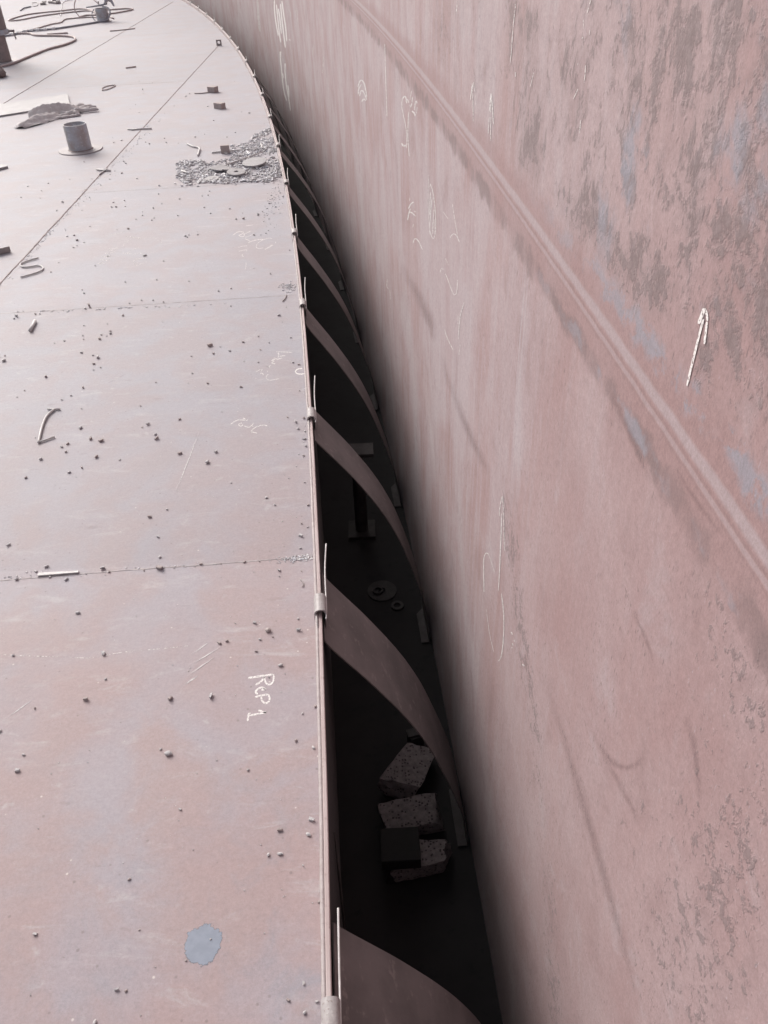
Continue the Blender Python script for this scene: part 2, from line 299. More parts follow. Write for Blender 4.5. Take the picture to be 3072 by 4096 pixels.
SCRIB_B = [[[-5037,29467,-5056,29523],[-4884,29640,-4898,29684]],[[-4824,29717,-4794,29691],[-4841,29519,-4818,29499]],[[-4855,29302,-4863,29363],[-4830,29291,-4842,29378],[-4789,29296,-4790,29381],[-4762,29269,-4739,29329],[-4735,29195,-4704,29236],[-4713,29163,-4696,29185]],[[-4594,29512,-4568,29528],[-4566,29413,-4546,29427]],[[-4650,29893,-4647,29951],[-4626,29861,-4620,29945],[-4569,29821,-4576,29910],[-4519,29855,-4552,29927],[-4493,29953,-4531,30009],[-4489,30010,-4511,30041]],[[-4650,29892,-4647,29952],[-4482,29784,-4480,29831]],[[-4304,30157,-4302,30095],[-4345,30183,-4342,30093],[-4423,30205,-4427,30119],[-4431,30198,-4474,30215],[-4409,30238,-4444,30306],[-4383,30293,-4416,30365],[-4351,30355,-4392,30400],[-4393,30442,-4385,30351],[-4455,30430,-4449,30339],[-4452,30406,-4496,30418],[-4439,30442,-4472,30516],[-4405,30483,-4427,30571],[-4342,30513,-4367,30598],[-4323,30611,-4361,30584],[-4369,30688,-4388,30617],[-4391,30700,-4402,30660]],[[-4323,30539,-4324,30602],[-4298,30514,-4299,30604],[-4245,30492,-4253,30584],[-4170,30508,-4186,30598],[-4077,30560,-4096,30649],[-4035,30606,-4045,30655]],[[-4282,31104,-4261,31141],[-4272,31059,-4241,31113],[-4246,31001,-4207,31025],[-4237,30907,-4194,30889],[-4245,30757,-4202,30728],[-4239,30673,-4215,30657]],[[-4154,30732,-4171,30793],[-4128,30739,-4152,30826],[-4086,30777,-4104,30867],[-4033,30792,-4043,30885],[-3965,30786,-3972,30879],[-3933,30804,-3936,30855]],[[-4519,29270,-4502,29238],[-4541,29229,-4517,29185],[-4580,29134,-4554,29094],[-4599,29039,-4570,29016],[-4594,28942,-4568,28953],[-4559,28840,-4540,28876],[-4495,28732,-4487,28784],[-4410,28686,-4415,28745],[-4310,28702,-4319,28760],[-4204,28728,-4214,28787],[-4092,28766,-4103,28824],[-4039,28798,-4044,28830]],[[-4344,31215,-4347,31256],[-4261,31194,-4265,31253],[-4097,31170,-4101,31229],[-3921,31136,-3924,31195],[-3732,31093,-3734,31152],[-3638,31084,-3639,31116]]]
LETTER_U = [[[-3140,29658,-3131,29589],[-3184,29664,-3172,29565],[-3271,29646,-3255,29549],[-3339,29608,-3316,29516],[-3388,29548,-3354,29468],[-3419,29470,-3377,29413],[-3432,29363,-3385,29359],[-3404,29249,-3371,29307],[-3345,29151,-3327,29233],[-3277,29096,-3273,29190],[-3202,29080,-3207,29177],[-3131,29078,-3139,29175],[-3061,29089,-3071,29185],[-3029,29115,-3034,29168]]]
SCRIB_C = [[[-8089,46319,-8122,46409],[-8040,46419,-8087,46548],[-7956,46658,-8002,46792],[-7880,46802,-7919,46949],[-7813,46856,-7839,47013],[-7703,46850,-7718,47007],[-7553,46785,-7553,46932],[-7537,46768,-7481,46685],[-7600,46601,-7557,46466],[-7678,46465,-7640,46320],[-7775,46368,-7728,46240],[-7731,46134,-7724,46269],[-7586,46011,-7593,46160],[-7485,45964,-7502,46118],[-7422,45995,-7457,46141],[-7387,46080,-7439,46181],[-7386,46226,-7439,46233],[-7420,46364,-7448,46266],[-7450,46384,-7503,46390],[-7432,46415,-7474,46553],[-7345,46535,-7383,46680],[-7256,46668,-7295,46812],[-7168,46809,-7207,46953],[-7133,46913,-7154,46992]],[[-7369,45912,-7381,45977],[-7313,45925,-7330,46017],[-7205,45978,-7223,46069],[-7096,46082,-7117,46171],[-6986,46235,-7009,46323],[-6937,46331,-6949,46379]],[[-7323,45628,-7321,45725],[-7272,45552,-7270,45691],[-7172,45444,-7166,45580],[-7090,45334,-7077,45460],[-7023,45216,-7006,45335],[-6985,45183,-6976,45248]],[[-7075,44925,-7100,45022],[-7011,44976,-7046,45115],[-6894,45120,-6927,45262],[-6758,45238,-6787,45384],[-6602,45331,-6626,45479],[-6452,45376,-6471,45527],[-6307,45375,-6324,45525],[-6238,45408,-6247,45491]],[[-5751,45523,-5754,45452],[-5788,45575,-5791,45473],[-5866,45653,-5860,45544],[-5983,45641,-5967,45533],[-6133,45544,-6113,45439],[-6268,45405,-6244,45303],[-6387,45223,-6359,45127],[-6476,45030,-6445,44942],[-6536,44823,-6501,44750],[-6566,44602,-6528,44553],[-6566,44365,-6528,44352],[-6533,44169,-6506,44216],[-6469,44035,-6459,44121],[-6401,43959,-6403,44059],[-6329,43934,-6340,44037],[-6246,43940,-6260,44043],[-6150,43975,-6166,44078],[-6106,44016,-6115,44072]],[[-6009,43743,-6033,43834],[-5961,43787,-5995,43917],[-5874,43915,-5909,44045],[-5768,44080,-5803,44210],[-5643,44283,-5678,44413],[-5588,44414,-5607,44485]],[[-5763,44357,-5778,44458],[-5594,44441,-5606,44521]],[[-5524,44952,-5487,44935],[-5511,44695,-5482,44682]],[[-7554,44249,-7567,44303],[-7492,44293,-7510,44370],[-7374,44402,-7390,44481],[-7250,44457,-7262,44537],[-7118,44456,-7129,44537],[-7055,44475,-7060,44519]],[[-7439,43647,-7452,43714],[-7370,43670,-7389,43767],[-7238,43745,-7256,43843],[-7122,43792,-7138,43891],[-7023,43811,-7033,43909],[-7008,43816,-6972,43803],[-7032,43725,-6998,43657],[-7037,43650,-7018,43613]],[[-7190,43230,-7156,43166],[-7204,43207,-7155,43116],[-7219,43103,-7167,43074],[-7187,42953,-7154,43026],[-7125,42818,-7101,42911],[-7091,42777,-7078,42828]],[[-6854,41967,-6830,41961],[-6846,41824,-6811,41816],[-6819,41541,-6785,41529],[-6804,41292,-6769,41271],[-6800,41072,-6765,41047],[-6790,40956,-6771,40942]],[[-7497,47873,-7514,47987],[-7091,48010,-7104,48100]]]
SCRIB_D = [[[-14970,44958,-14971,45032],[-14937,44897,-14938,45004],[-14862,44798,-14883,44924],[-14771,44786,-14809,44917],[-14670,44857,-14712,44986],[-14583,44918,-14625,45047],[-14510,44970,-14549,45101],[-14469,44968,-14484,45091],[-14458,44930,-14436,44999],[-14438,44913,-14426,44951]],[[-15014,44590,-15039,44681],[-14502,44621,-14520,44692]],[[-15019,44279,-15016,44347],[-14991,44222,-14987,44319],[-14921,44123,-14941,44245],[-14835,44111,-14873,44239],[-14735,44180,-14777,44306],[-14623,44247,-14663,44373],[-14495,44312,-14535,44439],[-14440,44373,-14462,44443]],[[-15072,43684,-15096,43772],[-14996,43667,-15030,43793],[-14854,43670,-14889,43796],[-14712,43703,-14749,43829],[-14570,43766,-14609,43891],[-14508,43825,-14529,43894]],[[-14776,43535,-14805,43621],[-14585,43678,-14607,43745]],[[-14969,42996,-15007,43048],[-14960,43080,-15015,43155],[-14961,43261,-15014,43358],[-14938,43285,-14956,43403],[-14861,43164,-14871,43274],[-14747,43088,-14773,43210],[-14613,43073,-14647,43196],[-14518,43102,-14558,43223],[-14463,43175,-14508,43292],[-14446,43237,-14471,43301]],[[-15054,42685,-15078,42770],[-14990,42670,-15024,42791],[-14873,42675,-14907,42797],[-14760,42681,-14793,42803],[-14650,42688,-14683,42809],[-14602,42718,-14620,42785]],[[-14824,42381,-14862,42424],[-14823,42494,-14877,42556],[-14837,42734,-14891,42808],[-14822,42858,-14872,42965],[-14779,42884,-14820,43004],[-14764,42927,-14787,42993]]]
SCRIB_E = [[[-14030,46345,-14001,46267],[-14090,46272,-14048,46160],[-14199,46091,-14155,45983],[-14267,45892,-14220,45796],[-14294,45672,-14244,45602],[-14264,45435,-14224,45436],[-14183,45219,-14156,45262],[-14139,45131,-14125,45155]],[[-14010,44119,-14026,44197],[-13921,44073,-13943,44183],[-13750,44013,-13772,44124],[-13605,43977,-13629,44088],[-13487,43963,-13512,44074],[-13434,43981,-13447,44042]],[[-13738,44092,-13768,44162],[-13679,44190,-13721,44291],[-13573,44418,-13614,44520],[-13463,44637,-13505,44740],[-13351,44847,-13392,44952],[-13303,44977,-13326,45035]],[[-13374,43731,-13398,43806],[-13290,43774,-13324,43882],[-13131,43894,-13164,44003],[-13011,43958,-13041,44069],[-12934,43969,-12951,44078],[-12862,43886,-12852,43963],[-12781,43691,-12759,43744],[-12733,43600,-12720,43629]],[[-12468,43195,-12452,43119],[-12614,43217,-12590,43109],[-12900,43230,-12873,43123],[-13065,43160,-13030,43057],[-13107,42999,-13062,42920],[-13116,42834,-13070,42782],[-13089,42644,-13056,42664],[-13012,42513,-13023,42613],[-12915,42481,-12940,42587],[-12848,42526,-12886,42623],[-12814,42640,-12856,42728],[-12808,42715,-12831,42763]],[[-13034,42522,-13016,42549],[-13005,42428,-12979,42467],[-12931,42238,-12918,42305],[-12843,42138,-12860,42240],[-12755,42147,-12786,42250],[-12621,42274,-12656,42373],[-12436,42516,-12472,42615],[-12351,42660,-12371,42715]],[[-14459,46805,-14492,46958],[-14365,46750,-14412,46969],[-14191,46708,-14235,46926],[-13939,46613,-13979,46828],[-13608,46465,-13646,46679],[-13451,46439,-13472,46557]],[[-12921,46478,-12936,46562],[-12565,46340,-12576,46406]],[[-12273,46023,-12266,46084],[-12229,45930,-12219,46017],[-12145,45786,-12122,45843],[-12115,45659,-12069,45621],[-12123,45487,-12076,45418],[-12116,45378,-12090,45340]],[[-15420,47306,-15445,47393],[-15316,47320,-15352,47444],[-15119,47385,-15157,47508],[-14944,47521,-14985,47642],[-14794,47727,-14837,47847],[-14728,47858,-14752,47924]]]
CHALK_LINE = [[[-10254,14349,-10259,14362],[-10109,14329,-10115,14348],[-9819,14295,-9825,14314],[-9389,14249,-9394,14268],[-8818,14192,-8823,14212],[-8327,14142,-8332,14161],[-7915,14098,-7920,14117],[-7561,14118,-7568,14137],[-7265,14204,-7272,14223],[-6926,14258,-6932,14277],[-6543,14281,-6549,14300],[-6187,14304,-6193,14323],[-5859,14326,-5864,14345],[-5585,14350,-5590,14369],[-5367,14374,-5372,14394],[-5259,14391,-5262,14402]]]
SMEAR = [[[-5172,13990,-5225,14065],[-4655,14558,-4696,14619]],[[-5170,13632,-5217,13710],[-4345,14315,-4381,14379]],[[-5232,13224,-5282,13296],[-4415,14027,-4454,14088]],[[-5210,12975,-5274,13071],[-4753,13401,-4804,13479]],[[-8825,12944,-8769,12879],[-9453,12203,-9409,12155]],[[-6675,25331,-6607,25279],[-6726,24771,-6630,24700],[-6796,23680,-6703,23613],[-6857,22622,-6766,22560],[-6909,21596,-6820,21539],[-6914,21093,-6866,21062]],[[-11114,28924,-11147,28992],[-10434,29789,-10459,29844]]]
W_A = [[[108821,5900,107953,5969],[109280,5664,108035,5765],[109829,5212,108572,5324],[110108,4711,108841,4837],[110112,4163,108840,4302],[109950,3657,108675,3806],[109619,3195,108345,3352],[109287,2803,108012,2966],[108955,2480,107679,2649],[108500,2358,107799,2452]],[[107389,5569,106516,5653],[107593,5200,106343,5325],[107627,4494,106371,4627],[107641,3802,106379,3944],[107635,3126,106367,3278],[107463,2557,106192,2721],[107126,2102,105854,2274],[106670,1915,105970,2011]],[[105900,5307,105033,5399],[105934,5053,104693,5188],[105627,4587,104383,4725],[105491,3997,104242,4139],[105528,3277,104272,3427],[105263,2949,104570,3034]],[[103303,6002,102448,6083],[103515,5691,102292,5810],[103572,5098,102343,5227],[103520,4421,102285,4560],[103355,3659,102115,3808],[103163,2921,101918,3080],[102944,2207,101694,2376],[102551,1888,101862,1984]],[[101736,6384,100891,6466],[101812,6090,100602,6211],[101598,5535,100385,5663],[101275,4962,100061,5100],[100844,4376,99626,4520],[100688,3748,99464,3895],[100809,3069,99579,3223],[100592,2761,99913,2848]],[[98177,3206,97748,3311],[96656,3294,96323,3376]]]
W_B = [[[108357,764,106919,949],[108874,71,107736,224]],[[108827,73,108007,192],[108989,-295,107815,-120],[108960,-983,107781,-800],[108960,-1710,107775,-1519],[108988,-2479,107797,-2277],[108872,-3084,107678,-2872],[108610,-3521,107419,-3297],[108026,-3873,106847,-3637],[107125,-4136,105957,-3892],[106414,-4209,105772,-4074]],[[107912,-1468,107093,-1326],[107196,-1877,106552,-1762]],[[104626,42,103381,216],[105252,-718,104265,-574]],[[105332,-734,104519,-608],[105556,-1037,104393,-853],[105656,-1593,104488,-1400],[105559,-2137,104388,-1933],[105262,-2665,104090,-2452],[104865,-3148,103692,-2926],[104368,-3583,103194,-3355],[104041,-4046,102863,-3815],[103882,-4541,102700,-4305],[103534,-4735,102883,-4604]],[[103774,-2075,102961,-1930],[103845,-2273,102682,-2064],[103636,-2605,102470,-2397],[103816,-3045,102650,-2843],[104393,-3604,103224,-3402],[104420,-3842,103775,-3729]]]
W_C = [[[88085,6988,87619,7033],[88510,5672,88139,5714]],[[96803,6080,96421,6148],[96189,6058,95646,6155],[94845,6049,94225,6142],[94361,5932,93663,6008],[94689,5695,93995,5760],[94699,5588,94316,5624]],[[90108,6712,89634,6761],[89832,6205,89460,6246]],[[126856,4412,125357,4542],[127452,3890,125303,4084],[128005,2884,125839,3099],[128289,1933,126107,2172],[128298,1049,126105,1307],[127806,664,126597,811]],[[20793,13499,20726,13504],[20844,13448,20747,13455],[20917,13345,20819,13353],[20945,13266,20846,13276],[20926,13211,20828,13222],[20895,13187,20840,13192]],[[76804,5472,76234,5542],[77861,4346,77403,4408]],[[69363,5581,68710,5667],[71216,4166,70685,4244]]]
W_D = [[[36411,10615,36257,10635],[36461,10380,36240,10410],[36495,9912,36272,9945],[36505,9499,36280,9536],[36491,9147,36264,9186],[36467,8791,36239,8833],[36435,8433,36206,8477],[36416,8179,36187,8225],[36412,8031,36181,8078],[36357,7968,36231,7994]]]
W_E = [[[48262,7043,48646,6990],[47931,7162,48476,7087],[47446,7370,47969,7303],[46982,7527,47435,7483],[46644,7618,46769,7648],[46301,7662,45948,7761],[45700,7690,45228,7795],[45285,7654,44769,7755],[45068,7550,44544,7649],[44825,7431,44304,7532],[44561,7301,44043,7403],[44313,7260,44028,7316]],[[48177,6707,48587,6636],[48023,6805,48607,6705],[47897,6966,48466,6876],[47472,7148,47970,7088],[46729,7363,47163,7322],[46447,7463,46683,7441]],[[47611,6709,47997,6650],[47314,6825,47861,6742],[46895,7025,47421,6951],[46558,7145,46967,7108],[46503,7158,46293,7244],[46168,7185,45722,7296],[45647,7190,45158,7301],[45187,7162,44681,7272],[44791,7101,44283,7210],[44478,7095,44200,7155]],[[46672,6604,46987,6568],[46317,6703,46764,6651],[45803,6867,46136,6847],[45602,6909,45332,7006],[45246,6925,44813,7037],[44930,6962,44693,7024]],[[45971,7678,45624,7752],[45300,7658,45032,7716]]]
W_F = [[[30045,9671,30274,9624],[30039,9718,30366,9652],[30125,9794,30449,9727],[30301,9822,30579,9749],[30660,9781,30665,9740],[31030,9692,30789,9708],[31322,9590,31038,9619],[31396,9548,31238,9564]],[[31389,9544,31244,9568],[31478,9480,31270,9516],[31595,9363,31384,9401],[31578,9245,31367,9287],[31427,9129,31219,9174],[31193,9023,30989,9070],[30879,8928,30678,8975],[30635,8820,30433,8867],[30457,8699,30256,8746],[30361,8570,30159,8616],[30345,8430,30142,8476],[30392,8291,30189,8336],[30504,8151,30300,8196],[30515,8091,30402,8116]],[[30490,8211,30403,8197],[30711,8159,30585,8140],[31053,8064,31059,8010],[31229,8032,31536,7923],[31429,8030,31811,7915],[31634,8002,31845,7939]],[[29756,9437,29621,9463],[29845,9294,29651,9332],[29966,9015,29770,9055],[30039,8772,29840,8815],[30060,8570,29860,8615],[30016,8380,29817,8427],[29908,8204,29709,8254],[29825,8087,29626,8138],[29768,8028,29570,8079],[29694,8010,29586,8039]],[[30093,9644,30229,9621],[30013,9696,30206,9663],[29915,9787,30098,9761],[29949,9782,29783,9825],[29779,9749,29596,9791],[29648,9742,29548,9764]],[[28969,10234,28843,10254],[29337,9892,29235,9908]],[[28750,10086,28624,10108],[28810,10029,28630,10060],[28876,9923,28695,9954],[28985,9819,28805,9849],[29136,9719,28964,9744],[29091,9719,29250,9676],[29164,9752,29348,9712],[29249,9761,29350,9739]],[[28192,9803,28316,9780],[28120,9866,28296,9835],[28030,9983,28204,9953],[27916,10077,28084,10051],[27787,10147,27928,10133],[27827,10138,27668,10176],[27752,10098,27584,10134],[27674,10086,27582,10105]],[[27637,9997,27519,10018],[27800,9782,27705,9799]],[[28905,9624,28769,9672],[28787,9628,28595,9696],[28515,9655,28290,9725],[28340,9655,28068,9724],[28235,9628,27952,9695],[28116,9629,27960,9666]]]
W_G = [[[24857,8408,24758,8441],[24761,8385,24620,8431],[24529,8352,24387,8398],[24330,8284,24187,8330],[24160,8181,24018,8226],[24022,8075,23880,8121],[23915,7967,23773,8012],[23837,7828,23694,7873],[23788,7657,23645,7703],[23780,7494,23636,7541],[23814,7338,23670,7384],[23920,7186,23777,7229],[24098,7037,23963,7074],[24217,6970,24198,6954],[24314,6958,24444,6901],[24491,6961,24637,6904],[24688,6999,24837,6943],[24821,7006,24903,6975]],[[24772,8437,24674,8459],[25015,8270,24936,8287]],[[25137,8593,25084,8607],[25180,8505,25104,8525],[25243,8332,25166,8353],[25284,8116,25207,8138],[25304,7856,25225,7879],[25279,7621,25200,7645],[25209,7414,25130,7440],[25117,7220,25038,7246],[25002,7039,24924,7066],[24927,6955,24884,6970]],[[24812,8176,24707,8205],[24875,8036,24723,8079],[24956,7764,24803,7810],[25007,7575,24853,7622],[25027,7472,24872,7520],[25002,7431,24917,7457]],[[24512,8102,24409,8131],[24594,7981,24446,8023],[24717,7748,24566,7792],[24820,7521,24667,7567],[24903,7300,24748,7348],[24976,7096,24820,7145],[25040,6908,24882,6960],[25036,6826,24949,6854]],[[24085,7882,23984,7912],[24155,7773,24010,7817],[24252,7566,24105,7611],[24319,7359,24170,7407],[24355,7154,24205,7203],[24339,7061,24256,7089]],[[23934,7642,23866,7663],[24032,7191,23978,7208]]]
W_H = [[[29692,6582,29550,6621],[29804,6428,29691,6460]],[[28672,6746,28572,6752],[28888,6672,28744,6681],[29310,6514,29109,6545],[29704,6331,29440,6390],[30044,6134,29760,6204],[30148,6052,29990,6091]],[[29643,6206,29439,6260],[29809,6112,29515,6189],[30057,5941,29754,6024],[30266,5769,29953,5859],[30432,5597,30114,5692],[30443,5533,30267,5585]],[[29805,6015,29766,6056],[29638,6057,29583,6115],[29329,6147,29201,6224],[28958,6229,28758,6321],[28500,6306,28288,6400],[28223,6367,28108,6418]],[[28552,6453,28406,6517],[28213,6516,28101,6566]],[[28799,5915,28664,5955],[29021,5713,28913,5745]],[[28815,5205,28976,5154],[28707,5280,28936,5208],[28565,5405,28783,5341],[28383,5508,28538,5478],[28199,5582,28167,5624],[27937,5650,27781,5726],[27582,5708,27398,5789],[27199,5743,27007,5824],[26795,5754,26603,5834],[26552,5777,26448,5821]]]
W_I = [[[21091,8065,21176,8044],[21010,8111,21130,8081],[20889,8190,20997,8168],[20749,8260,20819,8256],[20595,8322,20592,8345],[20424,8368,20352,8411],[20218,8402,20117,8450],[20042,8408,19928,8455],[19898,8383,19782,8430],[19800,8381,19736,8407]],[[22484,8325,22423,8350],[21545,8414,21501,8434]],[[20936,8991,20884,9008],[20839,8910,20765,8935],[20622,8757,20549,8782],[20393,8623,20321,8649],[20152,8508,20082,8535],[20017,8458,19979,8472]]]
W_J = [[[22756,6448,22837,6420],[22676,6517,22792,6478],[22557,6639,22664,6606],[22471,6688,22446,6716],[22322,6714,22236,6760],[22214,6742,22167,6767]],[[21912,7188,21842,7220],[21365,7199,21312,7223]],[[21872,6757,21800,6790],[21724,6747,21622,6794],[21401,6742,21301,6789],[21120,6728,21021,6774],[20877,6703,20781,6750],[20639,6705,20549,6751],[20399,6734,20332,6775],[20138,6838,20203,6826],[19962,6976,20055,6942],[19871,7127,19966,7089],[19852,7298,19947,7260],[19864,7374,19916,7354]],[[18877,7182,18818,7203],[18995,7066,18910,7097],[19210,6836,19122,6870],[19371,6625,19279,6662],[19473,6435,19379,6475],[19538,6210,19443,6253],[19566,5950,19470,5995],[19559,5829,19506,5854]],[[19292,5792,19226,5823],[19409,5431,19356,5457]],[[19701,6435,19634,6465],[19704,6206,19651,6230]],[[21869,5026,21790,5067],[21778,5004,21667,5062],[21564,4976,21457,5035],[21176,4998,21076,5056],[20631,5067,20536,5123],[20345,5114,20294,5144]],[[21410,4914,21485,4883],[21277,5051,21336,5027]],[[38073,172,37924,229],[38221,18,38007,101],[38458,-270,38240,-182],[38362,-363,38155,-269],[37928,-249,37762,-164],[37686,-176,37595,-130]],[[37131,-4,36985,58],[36878,-393,36763,-343]]]
W_K = [[[18766,12174,18703,12184],[18791,12133,18700,12148],[18813,12057,18722,12071],[18852,11967,18761,11981],[18908,11864,18816,11879],[18915,11815,18865,11823]],[[18628,12220,18566,12232],[18445,12071,18397,12081]],[[18734,12155,18655,12168],[18615,11883,18553,11894]],[[18604,11885,18565,11892],[18596,11822,18539,11833],[18561,11698,18505,11709],[18532,11598,18476,11609],[18507,11521,18451,11533],[18482,11486,18451,11492]],[[18376,12000,18328,12009],[18283,11841,18246,11849]]]
W_L = [[[16775,12341,16724,12349],[16807,12297,16732,12309],[16847,12212,16772,12224],[16869,12126,16793,12140],[16871,12041,16795,12055],[16855,12002,16813,12010]],[[16775,12340,16724,12350],[16755,12305,16682,12320],[16692,12239,16619,12254],[16636,12170,16563,12185],[16586,12096,16513,12111],[16529,12010,16456,12026],[16465,11911,16392,11927],[16417,11865,16377,11874]],[[16794,12293,16713,12308],[16728,12010,16664,12023]],[[16826,11905,16793,11912],[16841,11856,16794,11866],[16857,11761,16810,11771],[16866,11684,16818,11694],[16868,11625,16820,11635],[16858,11598,16831,11604]],[[16677,11936,16644,11942],[16679,11883,16632,11892],[16668,11779,16621,11789],[16646,11676,16599,11687],[16612,11574,16565,11585],[16584,11525,16558,11531]]]
W_M = [[[13624,4953,13578,4984],[13673,4839,13607,4884],[13753,4619,13686,4667],[13787,4443,13719,4494],[13776,4314,13707,4367],[13754,4262,13716,4291]],[[13578,4985,13548,5009],[13540,4907,13497,4940],[13451,4759,13408,4793],[13364,4584,13321,4618],[13281,4380,13238,4416],[13196,4170,13153,4206],[13108,3954,13066,3991],[13055,3853,13031,3874]],[[13548,4525,13501,4561],[13535,4374,13469,4427],[13490,4084,13423,4139],[13460,3854,13393,3910],[13445,3685,13378,3742],[13420,3451,13352,3509],[13384,3149,13315,3209],[13358,2839,13289,2901],[13343,2518,13274,2582],[13320,2370,13282,2406]],[[14732,982,14791,925],[14783,1168,14867,1088],[14908,1514,14992,1436],[14969,1768,15054,1693],[14967,1933,15052,1861],[14914,2092,14995,2029],[14816,2239,14879,2201],[14729,2326,14713,2364],[14598,2407,14551,2467],[14515,2466,14489,2499]],[[14519,2466,14485,2499],[13822,2521,13797,2547]],[[13029,2565,12983,2612],[12962,2504,12897,2570],[12809,2402,12744,2469],[12691,2252,12626,2319],[12607,2052,12543,2119],[12551,1821,12486,1889],[12523,1557,12457,1626],[12529,1280,12463,1349],[12572,989,12505,1058],[12645,757,12580,819],[12747,588,12691,634],[12789,508,12758,534]],[[14409,665,14381,695],[14273,563,14233,606],[13989,374,13950,417],[13702,275,13664,319],[13413,266,13378,309],[13264,271,13244,295]]]
W_N = [[[11924,2453,11849,2544],[11828,2473,11770,2544]],[[11759,2269,11681,2361],[11690,2261,11629,2333]],[[11644,2505,11582,2580],[11584,2511,11535,2570]],[[10872,2584,10820,2677],[10706,2725,10667,2797]],[[11779,2133,11728,2196],[11729,2144,11689,2193]]]
W_O = [[[6606,12399,6559,12411],[6620,12377,6554,12395],[6628,12337,6562,12356],[6638,12295,6571,12314],[6649,12250,6582,12269],[6639,12231,6602,12242]],[[6592,12397,6565,12416],[6582,12389,6545,12415],[6554,12380,6514,12405],[6528,12363,6485,12386],[6504,12337,6461,12359],[6482,12329,6458,12341]],[[6567,12309,6537,12319],[6576,12270,6533,12284],[6581,12196,6538,12210],[6586,12092,6542,12107],[6591,11957,6546,11973],[6595,11817,6550,11834],[6598,11671,6553,11690],[6589,11602,6564,11613]],[[6489,12319,6460,12330],[6489,12290,6448,12306],[6477,12237,6436,12253],[6466,12187,6424,12204],[6456,12140,6414,12158],[6441,12121,6418,12131]]]
W_P = [[[15164,13947,15113,13951],[15141,13892,15101,13896]],[[15177,13860,15145,13863],[15198,13760,15152,13764],[15225,13557,15179,13562],[15249,13356,15202,13361],[15267,13155,15220,13162],[15266,13055,15240,13059]],[[14864,12999,14813,13008],[14838,12937,14798,12944]],[[13619,13192,13592,13195],[13763,12970,13742,12972]],[[11090,14370,11073,14370],[11105,14353,11080,14354],[11125,14320,11100,14321],[11149,14285,11124,14285],[11176,14247,11151,14248],[11183,14228,11170,14228]],[[11311,14143,11292,14145],[11270,14053,11255,14054]],[[11000,14070,10983,14072],[10991,14021,10977,14022]],[[11262,13963,11244,13963],[11281,13942,11267,13942]],[[11022,13687,11004,13689],[11018,13659,10992,13663],[11002,13605,10976,13609],[10996,13557,10970,13561],[11000,13514,10974,13518],[10996,13494,10981,13496]],[[11229,13384,11211,13386],[11256,13362,11230,13364],[11301,13319,11275,13320],[11342,13281,11316,13283],[11378,13250,11352,13252],[11390,13235,11376,13236]],[[10967,13067,10948,13070],[10967,13031,10941,13036],[10960,12959,10933,12964],[10956,12903,10929,12908],[10954,12862,10927,12867],[10947,12843,10933,12846]],[[11346,13661,11331,13663],[11350,13637,11338,13638]]]
W_SCUFF = [[[10040,3481,9583,4100],[9786,3404,9169,4269],[9116,3527,8555,4354],[8290,3573,7795,4364],[7344,3555,6926,4310],[6544,3537,6189,4261],[5865,3517,5560,4215],[5286,3494,5021,4170],[4790,3468,4558,4125],[4401,3418,4191,4061],[4101,3342,3907,3979],[3911,3454,3810,3802]],[[7370,5269,7179,5600],[7241,5250,6978,5715],[6903,5359,6675,5803],[6541,5565,6368,5967],[6158,5865,6072,6186],[5808,6303,5883,6414],[5551,6797,5730,6705],[5440,7167,5657,6941],[5449,7414,5666,7158],[5501,7470,5620,7332]],[[6701,5500,6566,5762],[6477,5541,6296,5903],[6002,5725,5840,6068],[5626,5845,5476,6175],[5330,5910,5190,6230],[5156,6015,5082,6188]],[[6810,8373,6703,8520],[6683,8351,6535,8560],[6394,8373,6251,8576],[6162,8349,6018,8548],[5975,8282,5833,8479],[5850,8293,5773,8402]],[[5046,8518,4933,8696],[4975,8434,4818,8688],[4788,8348,4634,8599],[4608,8192,4454,8442],[4428,7962,4278,8217],[4303,7906,4222,8048]],[[24237,3380,22742,4202],[23112,3239,21163,4375],[20482,3353,18864,4412],[18684,3508,17299,4503],[17523,3689,16295,4632],[16465,3888,15370,4781],[15503,4103,14518,4947],[14830,4399,14315,4851]],[[34423,2427,31222,3812],[33138,2338,28934,4237],[29512,2798,25922,4543],[27094,3006,23844,4660],[25529,2996,22503,4608],[24063,3386,22473,4259]],[[8690,10397,8500,10548],[8572,10349,8309,10563],[8264,10322,8012,10532],[7961,10277,7718,10483],[7658,10215,7429,10418],[7340,10171,7133,10372],[7016,10145,6826,10343],[6819,10178,6718,10286]],[[6540,10710,6460,10799],[6388,10685,6278,10810],[6062,10673,5965,10795],[5733,10685,5650,10803],[5407,10718,5336,10830],[5238,10758,5201,10819]]]
